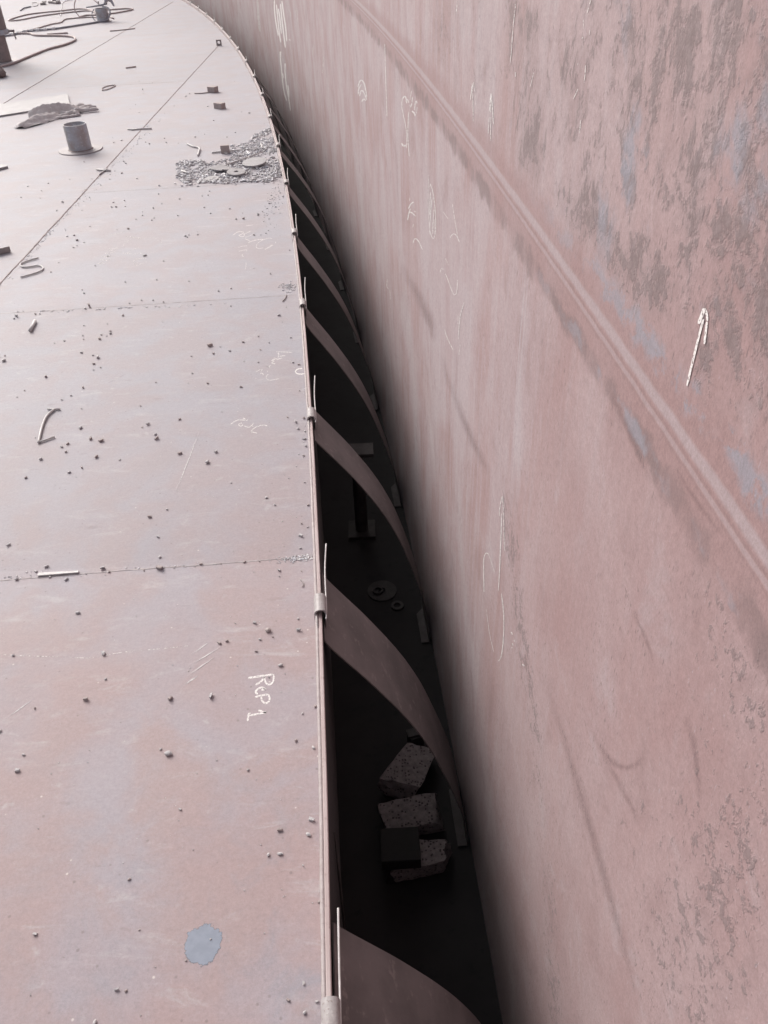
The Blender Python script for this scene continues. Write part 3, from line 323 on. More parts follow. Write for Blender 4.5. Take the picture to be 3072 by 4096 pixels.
CHIPS = [[-857,1077,13],[-858,1119,10],[-778,1066,4],[-519,1105,22],[-330,1054,8],[-309,1029,3],[-405,1083,3],[-467,963,8],[-543,812,9],[-700,712,9],[-181,925,13],[-186,892,14],[-247,905,12],[-266,851,10],[-242,852,13],[-284,874,4],[-194,826,4],[-308,780,3],[-229,764,3],[-152,751,9],[-154,771,3],[-260,696,4],[-361,689,4],[-402,653,5],[-501,712,4],[-519,607,8],[-502,605,8],[-633,668,3],[-180,605,8],[-155,574,7],[-176,557,10],[-207,579,8],[-545,555,11],[-1159,1887,14],[-747,1998,13],[-700,1896,10],[-699,2035,10],[-676,1800,13],[-837,1760,15],[-814,1744,9],[-667,1750,25],[-712,1744,7],[-624,1749,6],[-592,1751,5],[-547,1761,12],[-488,1759,6],[-418,1762,9],[-374,1762,5],[-932,1718,15],[-1080,1727,15],[-910,1749,12],[-984,1731,10],[-1035,1759,11],[-1009,1778,16],[-860,1578,16],[-749,1423,17],[-988,1429,10],[-722,1336,9],[-755,1273,13],[-875,1253,8],[-937,1189,10],[-544,1265,14],[-445,1267,16],[-449,1444,11],[-429,1449,9],[-415,1513,6],[-362,1511,11],[-323,1480,23],[-342,1450,10],[-309,1458,6],[-245,1520,8],[-241,1477,12],[-280,1357,14],[-348,1409,8],[-312,1719,11],[-310,1694,6],[-247,1713,6],[-255,1814,8],[-258,1872,14],[-259,1933,9],[-239,1913,8],[-243,2027,10],[-351,2034,10],[-186,1223,11],[-216,1204,7],[-227,1127,10],[-185,1106,11],[-540,1119,8],[-515,1352,4],[-1383,2980,15],[-1294,3191,12],[-1235,3160,12],[-1207,3135,20],[-1209,3078,12],[-1172,3043,10],[-1196,3024,8],[-1333,3361,7],[-1320,3324,7],[-1251,3366,12],[-1248,3322,16],[-1218,3399,13],[-1210,3372,12],[-1222,3351,7],[-1251,3480,7],[-1359,3471,7],[-1199,3565,13],[-993,3478,9],[-733,3206,24],[-706,3129,15],[-686,3194,7],[-639,3148,15],[-590,3229,12],[-529,3284,12],[-473,3212,9],[-505,3147,10],[-565,3045,8],[-503,3031,7],[-800,3113,7],[-769,2956,10],[-907,2891,6],[-771,2873,6],[-692,2865,10],[-552,2823,11],[-604,2637,7],[-1199,2872,16],[-1231,2811,8],[-1259,2780,8],[-1435,2868,8],[-1448,2817,8],[-1615,3141,22],[-1629,3192,9],[-1444,3298,9],[-1405,3316,9],[-1124,2562,22],[-1064,2479,16],[-1021,2463,20],[-1011,2358,19],[-1140,2452,13],[-1157,2434,16],[-1131,2399,10],[-1208,2358,17],[-1275,2506,7],[-1046,2295,10],[-1082,2268,11],[-1225,2247,16],[-923,2334,8],[-1159,2704,9],[-930,2706,8],[-871,2566,15],[-889,2547,7],[-757,2592,15],[-829,2492,14],[-818,2462,16],[-715,2358,19],[-586,2357,15],[-607,2294,22],[-509,2167,9],[-382,2075,14],[-348,2575,9],[-315,2539,15],[-303,2490,14],[-286,2564,13],[-277,2472,11],[-275,2419,11],[-268,2371,13],[-356,3016,12],[-330,2995,11],[-314,2774,8],[-380,3252,9],[-452,3494,16],[-431,3421,7],[-261,2152,7],[-273,2311,8],[-1397,3701,19],[-1405,3665,19],[-1385,3676,13],[-1719,3608,23],[-1723,3584,11],[-1612,3626,11],[-1633,3624,11],[-2160,6421,15],[-1852,6385,21],[-1823,6326,15],[-1790,6060,14],[-2136,5957,11],[-2391,5822,14],[-2257,5702,11],[-2264,5875,11],[-2351,5561,13],[-2212,5529,10],[-2029,5415,15],[-2015,5239,15],[-1953,5687,13],[-1874,5500,13],[-1681,5364,10],[-1669,5265,15],[-1639,5265,13],[-1616,5393,10],[-1580,5265,10],[-1842,5919,14],[-1645,5900,17],[-1415,5510,10],[-1389,5208,15],[-1350,5291,10],[-1427,5066,15],[-1443,5141,7],[-1455,5002,10],[-1349,4970,12],[-1343,5010,12],[-1251,5381,13],[-1202,5037,17],[-1059,5177,10],[-1001,5053,17],[-1077,5529,10],[-1073,5437,13],[-1111,5425,10],[-891,5127,10],[-825,4918,17],[-781,4924,17],[-700,4995,22],[-677,5045,12],[-647,5201,12],[-571,5343,13],[-1711,4900,10],[-1461,4823,14],[-1526,4814,9],[-1801,4731,12],[-1762,4743,12],[-1720,4655,18],[-1697,4565,13],[-1707,4534,11],[-1669,4616,9],[-1087,4651,16],[-1071,4669,11],[-1074,4630,11],[-1019,4670,11],[-1262,4357,20],[-1473,4375,11],[-1506,4235,11],[-1140,4263,11],[-1726,4170,8],[-1725,4306,9],[-1284,3983,14],[-1125,3997,12],[-952,3960,12],[-1033,3707,11],[-720,3841,10],[-780,3813,12],[-633,4102,8],[-538,4015,10],[-1463,3857,14],[-1485,3904,8],[-1148,3740,13],[-1090,3734,13],[-1200,3708,11],[-693,3624,9],[-425,3586,7],[-686,4622,11],[-459,4348,11],[-2317,9230,25],[-2289,9584,13],[-2302,10008,16],[-2262,9002,12],[-2462,9724,10],[-2226,8478,9],[-1633,6920,16],[-1766,6903,14],[-1807,6961,14],[-2306,7498,8],[-2337,7386,8],[-2125,7162,10],[-2074,6993,16],[-2025,7056,14],[-1529,6883,8],[-1774,8902,17],[-1792,8758,17],[-2689,12953,17],[-2236,8293,9],[-2109,8104,11],[-3230,11528,27],[-2052,9738,10],[-2023,9945,11],[-1791,8787,17],[-1830,8347,16],[-1353,7649,13],[-1422,7063,14],[-1422,7249,8],[-1357,7154,8],[-1676,7066,10],[-1102,7160,14],[-1154,7017,10],[-1394,9456,10],[-1496,8255,23],[-1367,8391,9],[-1144,7956,11],[-1066,7892,15],[-1087,5131,6],[-798,5034,7],[-699,4975,19],[-1031,4731,7],[-532,4598,7]]
# ------------------------------------------------------------------ world, sun, camera
SUN_EL, SUN_AZ = 36.0, 322.0          # azimuth clockwise from +Y
w = bpy.data.worlds.new('World'); scene.world = w; w.use_nodes = True
nt = w.node_tree; bg = nt.nodes['Background']
sky = nt.nodes.new('ShaderNodeTexSky'); sky.sky_type = 'NISHITA'; sky.sun_disc = False
sky.sun_elevation = R_(SUN_EL); sky.sun_rotation = R_(SUN_AZ)
sky.air_density = 1.0; sky.dust_density = 6.0; sky.ozone_density = .4
ov = nt.nodes.new('ShaderNodeHueSaturation'); ov.inputs['Saturation'].default_value = .42     # thin high overcast
nt.links.new(sky.outputs[0], ov.inputs['Color']); nt.links.new(ov.outputs[0], bg.inputs[0]); bg.inputs[1].default_value = .15
sun = bpy.data.lights.new('sun', 'SUN'); sun.energy = SUN_E; sun.angle = R_(SUN_ANG); sun.color = (1, .98, .97)
so = bpy.data.objects.new('sun', sun); COL.objects.link(so)
az, el = R_(SUN_AZ), R_(SUN_EL)
to_sun = Vector((math.sin(az)*math.cos(el), math.cos(az)*math.cos(el), math.sin(el)))
so.rotation_euler = to_sun.to_track_quat('Z', 'Y').to_euler(); so.location = (-10, 5, 20)

cam = bpy.data.cameras.new('camera'); co = bpy.data.objects.new('camera', cam); COL.objects.link(co)
cam.sensor_fit = 'VERTICAL'; cam.sensor_height = 36; cam.lens = 36*3169.86/4096; cam.clip_start = .02; cam.clip_end = 400
P, RO = R_(38.1232), R_(-2.3857)
fw = Vector((0, math.cos(P), -math.sin(P))); u = Vector((0, math.sin(P), math.cos(P))); rt = Vector((1, 0, 0))
xc = rt*math.cos(RO) + u*math.sin(RO); yc = rt*(-math.sin(RO)) + u*math.cos(RO); zc = -fw
co.matrix_world = Matrix(((xc.x, yc.x, zc.x, 0), (xc.y, yc.y, zc.y, 0), (xc.z, yc.z, zc.z, EYE), (0, 0, 0, 1)))
scene.camera = co
scene.view_settings.view_transform = 'Standard'; scene.view_settings.look = 'None'
scene.view_settings.exposure = EXPOSURE; scene.view_settings.gamma = 1
scene.render.engine = 'CYCLES'
scene.cycles.max_bounces = 8; scene.cycles.diffuse_bounces = 5; scene.cycles.use_denoising = DENOISE

# ------------------------------------------------------------------ materials
M_DECK = mat_deck(); M_WALL = mat_wall()
M_RIM = mat_steel('rim_primer', (.45,.375,.372), (.40,.32,.315), 9, .6, (.31,.235,.225), 0, .05)
M_SKIRT = mat_steel('skirt_painted_shade', (.026,.022,.024), (.034,.029,.031), 12, .75, (.05,.043,.044))  # rim's outer face: shade inside the gap is painted into this colour
M_BEAD = mat_steel('weld_bead_bright', (.41,.365,.365), (.35,.30,.298), 60, .6, (.27,.21,.195))
M_BEADDK = mat_steel('weld_bead_rusty', (.21,.165,.16), (.31,.25,.24), 14, .7, (.38,.33,.325))
M_BAND = mat_steel('hanger_strip_steel', (.158,.134,.135), (.112,.096,.097), 7, .62, (.20,.17,.168), 0, .15)
M_HOOK = mat_steel('bright_bent_steel', (.385,.36,.362), (.30,.27,.268), 40, .5, (.24,.20,.19))
M_ROD = mat_steel('wire_bright', (.58,.56,.56), (.48,.455,.45), 50, .5)
M_CHALK = mat_chalk('white_chalk', (.76,.73,.72), .33, .50)
M_SCRIB = mat_chalk('thin_chalk', (.70,.675,.67), .36, .54)
M_FAINT = mat_chalk('worn_chalk', (.74,.71,.70), .42, .62, 150)
M_SMEAR = mat_chalk('chalk_smear', (.56,.52,.51), .44, .85, 60)
M_WCHALK = mat_chalk('wall_chalk', (.68,.655,.65), .34, .52, 190)
M_PIPE = mat_steel('weathered_pipe', (.42,.44,.49), (.35,.31,.305), 13, .45, (.60,.59,.60))
M_PIPEDK = mat_steel('brown_pipe', (.24,.20,.195), (.30,.245,.235), 14, .6, (.18,.15,.15))
M_PAD = mat_steel('pad_primer', (.36,.325,.335), (.32,.28,.285), 14, .55)
M_BAR = mat_steel('clean_flat_bar', (.37,.35,.358), (.34,.32,.328), 10, .55)
M_HOSE = mat_steel('rubber_hose_brown', (.42,.335,.325), (.48,.39,.38), 30, .6)
M_HOSEG = mat_steel('rubber_hose_grey', (.38,.38,.42), (.32,.31,.335), 30, .6)
M_TAPE = mat_steel('white_tape', (.86,.85,.84), (.80,.78,.77), 40, .7)
M_GLOVE = mat_steel('worn_leather', (.50,.45,.445), (.62,.58,.575), 14, .8, (.72,.70,.695), 0, .4)
M_RAG = mat_steel('brown_cloth', (.17,.13,.125), (.24,.19,.18), 22, .9, (.34,.30,.29), 0, .5)
M_CHIP = mat_steel('slag_chip', (.36,.35,.365), (.48,.46,.465), 90, .6, (.58,.56,.56), 0, .4)
M_CHIPB = mat_steel('rusty_chip', (.30,.25,.245), (.40,.35,.34), 90, .7, (.50,.45,.44), 0, .4)
M_GRIT = mat_steel('steel_grit', (.44,.45,.50), (.66,.64,.65), 45, .45, (.80,.78,.77), 0, .3)
M_BLOCK = mat_steel('brown_block', (.36,.30,.29), (.43,.365,.355), 40, .65)
M_WET = mat_steel('wet_spot_sky_tint', (.200,.228,.285), (.215,.240,.292), 30, .5, (.235,.245,.285), 0, .05)
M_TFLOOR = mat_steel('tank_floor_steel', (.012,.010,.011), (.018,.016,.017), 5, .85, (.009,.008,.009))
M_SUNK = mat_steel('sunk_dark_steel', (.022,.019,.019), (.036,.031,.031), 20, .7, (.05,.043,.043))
M_DARKM = mat_steel('dark_steel', (.28,.245,.24), (.35,.31,.305), 30, .55)
M_DISC = mat_steel('cut_plate', (.33,.315,.33), (.27,.255,.262), 20, .5, (.22,.20,.20))

def mat_brick():
    k = NT('pumice_block'); g = k.n('ShaderNodeNewGeometry').outputs['Position']
    vo = k.n('ShaderNodeTexVoronoi', Scale=95.0); k.l(g, vo.inputs['Vector'])
    vs = k.n('ShaderNodeSeparateColor'); k.l(vo.outputs['Color'], vs.inputs[0])
    hole = k.math('MULTIPLY', k.ramp(vo.outputs['Distance'], .42, .25), k.math('GREATER_THAN', vs.outputs[0], .55))
    n = k.noise(g, 60, 6, .65)
    c = k.mix(k.ramp(n, .3, .7), (.16,.138,.139), (.24,.205,.206)); c = k.mix(k.math('MULTIPLY', hole, .85), c, (.05,.045,.045))
    b = k.bump(n, .5, .004); b = k.bump(hole, .9, -.006, b)
    return k.done(c, .9, 0, b, .2)
M_BRICK = mat_brick()

# ------------------------------------------------------------------ setting: deck, rim, tank floor, wall
SS = []
s = -204.0
L = 2*math.pi*RIM
while s < L - 204.0 - .05:
    SS.append(s); s += .1 if -6 <= s < 26 else (.5 if -20 <= s < 60 else 2.0)
NS = len(SS)
mb = MB()
ring = [pol(s, -.009, 0) for s in SS]; low = [pol(s, -.009, -.008) for s in SS]
mb.add(ring + low, [tuple(range(NS)), tuple(range(2*NS-1, NS-1, -1))])
deck = mb.build('deck', M_DECK); tag(deck, kind='structure')
def ringpart(name, prof, mat, amp=1.0):
    vs = []; fs = []; m = len(prof)
    for s in SS:
        wob = amp*(.0012*noise.noise(Vector((s*2.3, 0, 0))) + .0018*noise.noise(Vector((s*.5, 4, 0)))); hz = .0015*noise.noise(Vector((s*3.1, 9, 0)))
        vs.extend([pol(s, r + wob, z + (hz if z > .02 else 0)) for r, z in prof])
    for i in range(NS):
        for j in range(m-1): fs.append((i*m+j, ((i+1) % NS)*m+j, ((i+1) % NS)*m+j+1, i*m+j+1))
    q = MB(); q.add(vs, fs); return q.build(name, mat, deck, angle=40)
ringpart('rim_plate', [(-.0095, .0), (-.0095, .046), (-.0075, .048), (-.0015, .048), (0, .0465), (0, .034)], M_RIM)
ringpart('rim_skirt', [(-.001, .034), (-.001, -.45), (-.006, -.45)], M_SKIRT)  # lower outer face of the rim, in the colour with painted shade
# fillet weld along the inside of the rim
mb = MB(); pts = []; rad = []
s = -3.0
while s < 22:
    pts.append(pol(s, -.0135 + .0008*noise.noise(Vector((s*7, 2, 0))) + .0012*noise.noise(Vector((s*2.3, 0, 0))) + .0018*noise.noise(Vector((s*.5, 4, 0))), .042 + .0015*noise.noise(Vector((s*11, 5, 0)))))
    rad.append(.0050 + .0014*noise.noise(Vector((s*16, 0, 1)))); s += .03
mb.tube(pts, rad, 8); mb.build('weld_bead', M_BEAD, deck, smooth=True)
mb = MB(); vs = []; fs = []; s = -3.0; k = 0
while s < 22:
    vs += [pol(s, -.0175, .0005), pol(s, -.0165, .038), pol(s, -.0085, .040), pol(s, -.0085, .0005)]
    if k: fs += [((k-1)*4+j, k*4+j, k*4+j+1, (k-1)*4+j+1) for j in range(3)]
    k += 1; s += .1
mb.add(vs, fs); mb.build('coaming_lip', M_RIM, deck, angle=40)

def bead(name, p, q, wd, ht, mat, seed, step=.02):
    p, q = Vector(p), Vector(q); n = max(2, int((q-p).length/step)); t = (q-p).normalized(); a = Vector((-t.y, t.x, 0))
    vs = []; fs = []
    for i in range(n+1):
        c = p + (q-p)*(i/n); jit = .004*noise.noise(Vector((i*step*3, seed, 0))); ww = wd*(.7+.7*noise.noise(Vector((i*step*20, seed, 3)))); hh = ht*(.85+.5*noise.noise(Vector((i*step*26, seed, 6))))
        for f, z in ((-.5, .0004), (-.22, hh), (.22, hh), (.5, .0004)): vs.append(c + a*(jit + f*ww) + Vector((0, 0, z)))
        if i: fs += [((i-1)*4+j, i*4+j, i*4+j+1, (i-1)*4+j+1) for j in range(3)]
    m = MB(); m.add(vs, fs); return m.build(name, mat, deck)
def rim_x(y):
    a = math.asin((y - CY)/RIM); return CX + RIM*math.cos(a)
bead('weld_seam', (-1.965, -2.0, 0), (-1.93, 12.2, 0), .015, .0035, M_BEADDK, 1)
bead('weld_seam', (-3.62, -2.0, 0), (-3.61, 18.0, 0), .018, .004, M_BEADDK, 2)
M_SEAMF = mat_steel('flush_seam', (.285,.245,.248), (.375,.34,.348), 40, .6)
for i, y in enumerate((-.2, 1.745, 3.70, 5.665)):
    bead('weld_seam', (-1.955, y - .06, 0), (rim_x(y) - .03, y + .03, 0), .007, .0010, M_SEAMF, 10+i)
for i, y in enumerate((13.42, 9.5)):
    bead('weld_seam', (-3.61, y, 0), (-1.95 if y < 10 else -2.6, y + .1, 0), .012, .0016, M_SEAMF, 20+i)

def marks(name, data, mat, parent, fn, label=None):
    m = MB()
    for st in data:
        vs = []
        for q in st: vs += [fn(q[0]/1e4, q[1]/1e4), fn(q[2]/1e4, q[3]/1e4)]
        m.add(vs, [(2*i, 2*i+1, 2*i+3, 2*i+2) for i in range(len(st)-1)])
    o = m.build(name, mat, parent)
    if label: o['label'] = label
    return o
def soft_marks(name, data, mat, parent, fn):
    vs = []; fs = []; fd = []
    for st in data:
        if len(st) < 5:      # short strokes: add stations so that both ends can thin out
            st = [[st[int(t)][c]*(1 - t % 1) + st[min(int(t)+1, len(st)-1)][c]*(t % 1) for c in range(4)] for t in [j*(len(st)-1)/8 for j in range(9)]]
        n0 = len(vs)
        for i, q in enumerate(st):
            a, b = fn(q[0]/1e4, q[1]/1e4), fn(q[2]/1e4, q[3]/1e4); e = min(1, 2.2*min(i, len(st)-1-i)/max(1, len(st)-1))
            vs += [a, (a + b)/2, b]; fd += [0, e, 0]
            if i:
                p = n0 + (i-1)*3; fs += [(p, p+1, p+4, p+3), (p+1, p+2, p+5, p+4)]
    m = MB(); m.add(vs, fs); o = m.build(name, mat, parent)
    at = o.data.attributes.new('fade', 'FLOAT', 'POINT')
    for i, f in enumerate(fd): at.data[i].value = f
    return o
zc_ = [0]
def on_deck(x, y):
    return Vector((x, y, .0002 + zc_[0]))
for nm, d, mt, lb in (('chalk_lettering', REP1, M_CHALK, 'white chalk words Rep 1'), ('chalk_scribble', SCRIB_A, M_SCRIB, None), ('chalk_scribble', SCRIB_B, M_SCRIB, None),
        ('chalk_lettering', LETTER_U, M_CHALK, 'white chalk letter U at the deck edge'), ('chalk_scribble', SCRIB_C, M_SCRIB, None), ('chalk_scribble', SCRIB_D, M_FAINT, None),
        ('chalk_scribble', SCRIB_E, M_FAINT, None), ('chalk_line', CHALK_LINE, M_FAINT, None)):
    zc_[0] = zc_[0] + .00003; marks(nm, d, mt, deck, on_deck, lb)
soft_marks('chalk_smear', SMEAR, mat_soft('rubbed_chalk', (.64,.615,.62), .95), deck, lambda x, y: Vector((x, y, .0007)))
# wet spot on the nearest plate, reflected sky painted in as blue grey
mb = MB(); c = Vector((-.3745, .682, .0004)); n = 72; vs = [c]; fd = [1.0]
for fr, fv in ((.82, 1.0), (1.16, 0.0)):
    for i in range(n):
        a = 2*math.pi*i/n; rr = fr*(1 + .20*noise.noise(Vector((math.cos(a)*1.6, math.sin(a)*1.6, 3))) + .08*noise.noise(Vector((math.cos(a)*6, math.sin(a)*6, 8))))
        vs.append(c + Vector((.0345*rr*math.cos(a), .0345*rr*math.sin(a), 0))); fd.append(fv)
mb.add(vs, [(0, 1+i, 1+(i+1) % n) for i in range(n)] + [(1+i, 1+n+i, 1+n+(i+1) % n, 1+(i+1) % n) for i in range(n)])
o = mb.build('wet_spot_sky_tint', mat_spot('wet_spot_sky_tint', (.205,.232,.288)), deck)
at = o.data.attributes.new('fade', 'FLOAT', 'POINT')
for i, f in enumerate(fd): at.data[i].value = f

# tank bottom
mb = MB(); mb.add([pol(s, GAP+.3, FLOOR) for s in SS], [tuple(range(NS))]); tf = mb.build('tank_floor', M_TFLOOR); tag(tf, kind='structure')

# tank wall with its welded joint
def wallobj(name, rows, mat, s0, s1, parent=None):
    sl = [s for s in SS if s0 <= s <= s1]; full = len(sl) == NS
    vs = []; fs = []; uv = []
    m = len(rows)
    for s in sl:
        for r, z in rows: vs.append(pol(s*RIM/RIM, GAP + r, z)); uv.append((s, z))
    n = len(sl)
    for i in range(n if full else n-1):
        for j in range(m-1): fs.append((i*m+j, ((i+1) % n)*m+j, ((i+1) % n)*m+j+1, i*m+j+1))
    me = bpy.data.meshes.new(name); me.from_pydata(vs, [], fs); me.update()
    ul = me.uv_layers.new(name='UVMap')
    for lp in me.loops: ul.data[lp.index].uv = uv[lp.vertex_index]
    me.polygons.foreach_set('use_smooth', [True]*len(me.polygons))
    me.set_sharp_from_angle(angle=R_(35))
    return link(name, me, mat, parent)
SEAM = 1.108
TOP = 3.30
wall = wallobj('tank_wall', [(0, FLOOR-.05), (0, -.5), (0, 0), (0, .5), (0, SEAM), (0, 2), (0, TOP), (.012, TOP), (.012, FLOOR-.05)], M_WALL, -1e9, 1e9)
tag(wall, 'tall curved tank wall in dusty pink primer with chalk marks and rust', 'wall')
jv = []
M_JOINT = M_WALL
def ridge(name, z0, w_, h_, mat):
    sl = []; s = -2.0
    while s < 24: sl.append(s); s += .03 if s < 4 else .12
    vs = []; fs = []
    for i, s in enumerate(sl):
        j = .0015*noise.noise(Vector((s*5, z0*50, 0))); hh = h_*(1 + .35*noise.noise(Vector((s*30, z0*9, 2))))
        vs += [pol(s, GAP + r, z0 + z + j) for r, z in ((.0005, -w_*.5), (-hh, -w_*.25), (-hh, w_*.25), (.0005, w_*.5))]
        if i: fs += [((i-1)*4+q, i*4+q, i*4+q+1, (i-1)*4+q+1) for q in range(3)]
    m = MB(); m.add(vs, fs); return m.build(name, mat, wall, smooth=True)
M_JB = mat_steel('joint_bead', (.350,.280,.288), (.325,.245,.248), 30, .75, (.30,.215,.215), 0, .25)

def on_wall(s, z): return pol(s, GAP - .0005 - zc_[0], z)
soft_marks('scuff_marks', W_SCUFF, mat_soft('dark_scuff', (.21,.142,.142), .24), wall, lambda s, z: pol(s, GAP - .0004, z))
zc_[0] = .0002
for nm, d, lb in (('sprayed_scrawl', W_A, 'tall white scrawl on the far wall'), ('sprayed_scrawl', W_B, None), ('pale_run', W_C, None), ('chalk_line', W_D, None), ('chalk_hatching', W_E, None), ('chalk_scribble', W_F, None),
        ('chalk_loop', W_G, 'narrow white chalk loop with strokes inside'), ('chalk_scribble', W_H, None), ('chalk_scribble', W_I, None), ('chalk_scribble', W_J, None), ('chalk_arrow', W_K, None), ('chalk_arrow', W_L, None),
        ('chalk_loop', W_M, None), ('chalk_dab', W_N, None), ('chalk_arrow', W_O, 'bold white chalk arrow pointing up'), ('chalk_stroke', W_P, None)):
    zc_[0] += .00001; marks(nm, d, M_FAINT if nm in ('pale_run',) else (M_CHALK if d in (W_O, W_A, W_B) else M_WCHALK), wall, on_wall, lb)
# ------------------------------------------------------------------ seal hangers round the rim: strip, hook over the rim, foot, wire
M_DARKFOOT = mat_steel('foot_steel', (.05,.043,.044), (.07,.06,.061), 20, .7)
ORD = ['nearest', 'second nearest', 'third nearest', 'fourth nearest', 'fifth nearest', 'sixth nearest', 'seventh nearest', 'eighth nearest', 'ninth nearest', 'tenth nearest',
       'eleventh nearest', 'twelfth nearest', 'thirteenth nearest', 'fourteenth nearest', 'fifteenth nearest', 'sixteenth nearest', 'seventeenth nearest', 'eighteenth nearest', 'nineteenth nearest']
BP = [(.004, .012), (.012, -.004), (.034, -.038), (.075, -.098), (.117, -.160), (.160, -.230), (.204, -.306), (.250, -.398), (.296, -.512), (.330, -.622), (.362, -.735), (.390, -.848), (.408, -.945), (.418, -1.03), (.421, FLOOR + .004)]
BPs = catmull([Vector((a, b, 0)) for a, b in BP], 4)
rnd = random.Random(3)
for k in range(19):
    sc = .527 + .995*k + rnd.uniform(-.012, .012)
    base = pol(sc, 0, .048)
    e = empty('seal_hanger', base, 'steel hanger strip hooked over the deck rim, %s of the row' % ORD[k], 'hanger', 'seal hangers hooked along the deck rim')
    hw = (.16, .132)[k] if k < 2 else .112
    off = rnd.uniform(-.012, .012); sh = (.030, .042, 0, -.015)[k] if k < 4 else rnd.uniform(-.02, .03)
    hook_c, sc = sc, sc + sh
    def W(p): return p - base
    # strip
    m = MB(); vs = []; fs = []; n = len(BPs)
    belly = rnd.uniform(-.012, .012)
    for i, q in enumerate(BPs):
        t = i/(n-1); bl = belly*math.sin(math.pi*t)
        for ss, dr in ((sc - hw + off*t, 0), (sc + hw + off*t, 0), (sc + hw + off*t, -.003), (sc - hw + off*t, -.003)):
            vs.append(W(pol(ss, q.x + dr + bl*.6, q.y + dr*.6 + bl)))
        if i:
            a, b = (i-1)*4, i*4
            fs += [(a+j, b+j, b+(j+1) % 4, a+(j+1) % 4) for j in range(4)]
    fs += [(0, 1, 2, 3), (n*4-1, n*4-2, n*4-3, n*4-4)]
    m.add(vs, fs); m.build('strip', M_BAND, e, angle=35)
    # foot
    if k < 9:
        m = MB(); s0, s1 = sc - hw + off, sc + hw + off
        pp = [pol(s0, .384, FLOOR + .003), pol(s0, .416, FLOOR + .003), pol(s1 - .01, .418, FLOOR + .003), pol(s1 - .045, .386, FLOOR + .003)]
        m.add([W(p) for p in pp] + [W(p + Vector((0, 0, .005))) for p in pp], [(3,2,1,0), (4,5,6,7), (0,1,5,4), (1,2,6,5), (2,3,7,6), (3,0,4,7)])
        m.build('foot', M_DARKFOOT, e)
    sc = hook_c
    # hook: strip bent over the rim
    m = MB(); ln = .032 if k else .042
    U = [(-.0165, .004), (-.0175, .030), (-.0170, .050), (-.0125, .060), (-.0040, .0635), (.0060, .0610), (.0110, .052), (.0115, .030), (.0100, .004), (.0090, -.03)]
    Us = catmull([Vector((a, b, 0)) for a, b in U], 4); vs = []; fs = []; n = len(Us)
    for i, q in enumerate(Us):
        t = (Us[min(i+1, n-1)] - Us[max(i-1, 0)]).normalized(); nn = Vector((-t.y, t.x, 0))*.0022
        for ss in (sc - ln, sc + ln):
            for sg in (1, -1): vs.append(W(pol(ss, q.x + nn.x*sg, q.y + nn.y*sg)))
        if i:
            a, b = (i-1)*4, i*4
            fs += [(a, a+2, b+2, b), (a+3, a+1, b+1, b+3), (a+1, a, b, b+1), (a+2, a+3, b+3, b+2)]
    fs += [(0, 1, 3, 2), (n*4-4, n*4-2, n*4-1, n*4-3)]
    m.add(vs, fs); m.build('hook', M_HOOK, e, angle=50)
    # weld tails under the hook's near end
    m = MB()
    m.tube([W(pol(sc - ln - .045, -.0105, .047)), W(pol(sc - ln - .02, -.0125, .049)), W(pol(sc - ln + .01, -.0150, .048))], [.0012, .0028, .003], 6)
    m.build('tack_weld', M_HOOK, e, smooth=True)
    # wire clamped by the hook
    m = MB(); lw = (.155 if k == 0 else rnd.uniform(.20, .27)); bend = 0 if k == 0 else rnd.uniform(.0, .02)
    m.tube([W(pol(sc - ln - .02, .0115, .050)), W(pol(sc, .0135, .046)), W(pol(sc + ln + lw*.5, .0145, .048 + bend*.3)), W(pol(sc + ln + lw, .0155 + bend*.4, .050 + bend))], .0021, 8, smooth=4)
    m.build('wire', M_ROD, e, smooth=True)

# ------------------------------------------------------------------ down in the rim space
def rough_block(name, c, d, rot, label, seed, cuts=5):
    bm = bmesh.new(); bmesh.ops.create_cube(bm, size=1)
    bmesh.ops.subdivide_edges(bm, edges=bm.edges[:], cuts=cuts, use_grid_fill=True)
    rr = random.Random(seed)
    corner = {i: Vector((rr.uniform(-.13, .13), rr.uniform(-.13, .13), rr.uniform(-.15, .10))) for i in range(8)}
    for v in bm.verts:
        o = Vector(v.co); off = Vector()
        for i in range(8):
            sg = Vector((1 if i & 1 else -1, 1 if i & 2 else -1, 1 if i & 4 else -1))*.5
            wgt = (1-abs(o.x-sg.x))*(1-abs(o.y-sg.y))*(1-abs(o.z-sg.z)); off += corner[i]*wgt
        v.co = o + off
        ed = sum(1 for x in o if abs(abs(x)-.5) < .001)
        nz = noise.noise_vector(o*5 + Vector((seed, 0, 0)))*.06
        v.co += nz - (o.normalized()*(.05 if ed == 3 else (.02 if ed == 2 else 0)))
        v.co = Vector((v.co.x*d[0], v.co.y*d[1], v.co.z*d[2]))
    me = bpy.data.meshes.new(name); bm.to_mesh(me); bm.free()
    me.polygons.foreach_set('use_smooth', [True]*len(me.polygons)); me.set_sharp_from_angle(angle=R_(40))
    o = link(name, me, M_BRICK); o.location = c; o.rotation_euler = rot
    return tag(o, label, 'brick')
rough_block('brick', (.052, 1.735, FLOOR + .065), (.125, .20, .075), (R_(-8), R_(10), R_(-28)), 'porous brick lying tilted on the dark tank floor, farthest of the three', 4)
rough_block('brick', (.042, 1.545, FLOOR + .058), (.205, .105, .065), (R_(3), R_(-2), R_(12)), 'porous brick lying crosswise in the gap, middle of the three', 9)
rough_block('brick', (.062, 1.392, FLOOR + .058), (.215, .105, .065), (R_(-2), R_(2), R_(3)), 'porous brick lying crosswise in the gap, nearest of the three', 15)
m = MB(); m.box((.008, 1.392, FLOOR + .125), (.13, .118, .055), R_(1)); m.box((-.02, 1.392, FLOOR + .045), (.05, .11, .105), R_(1))
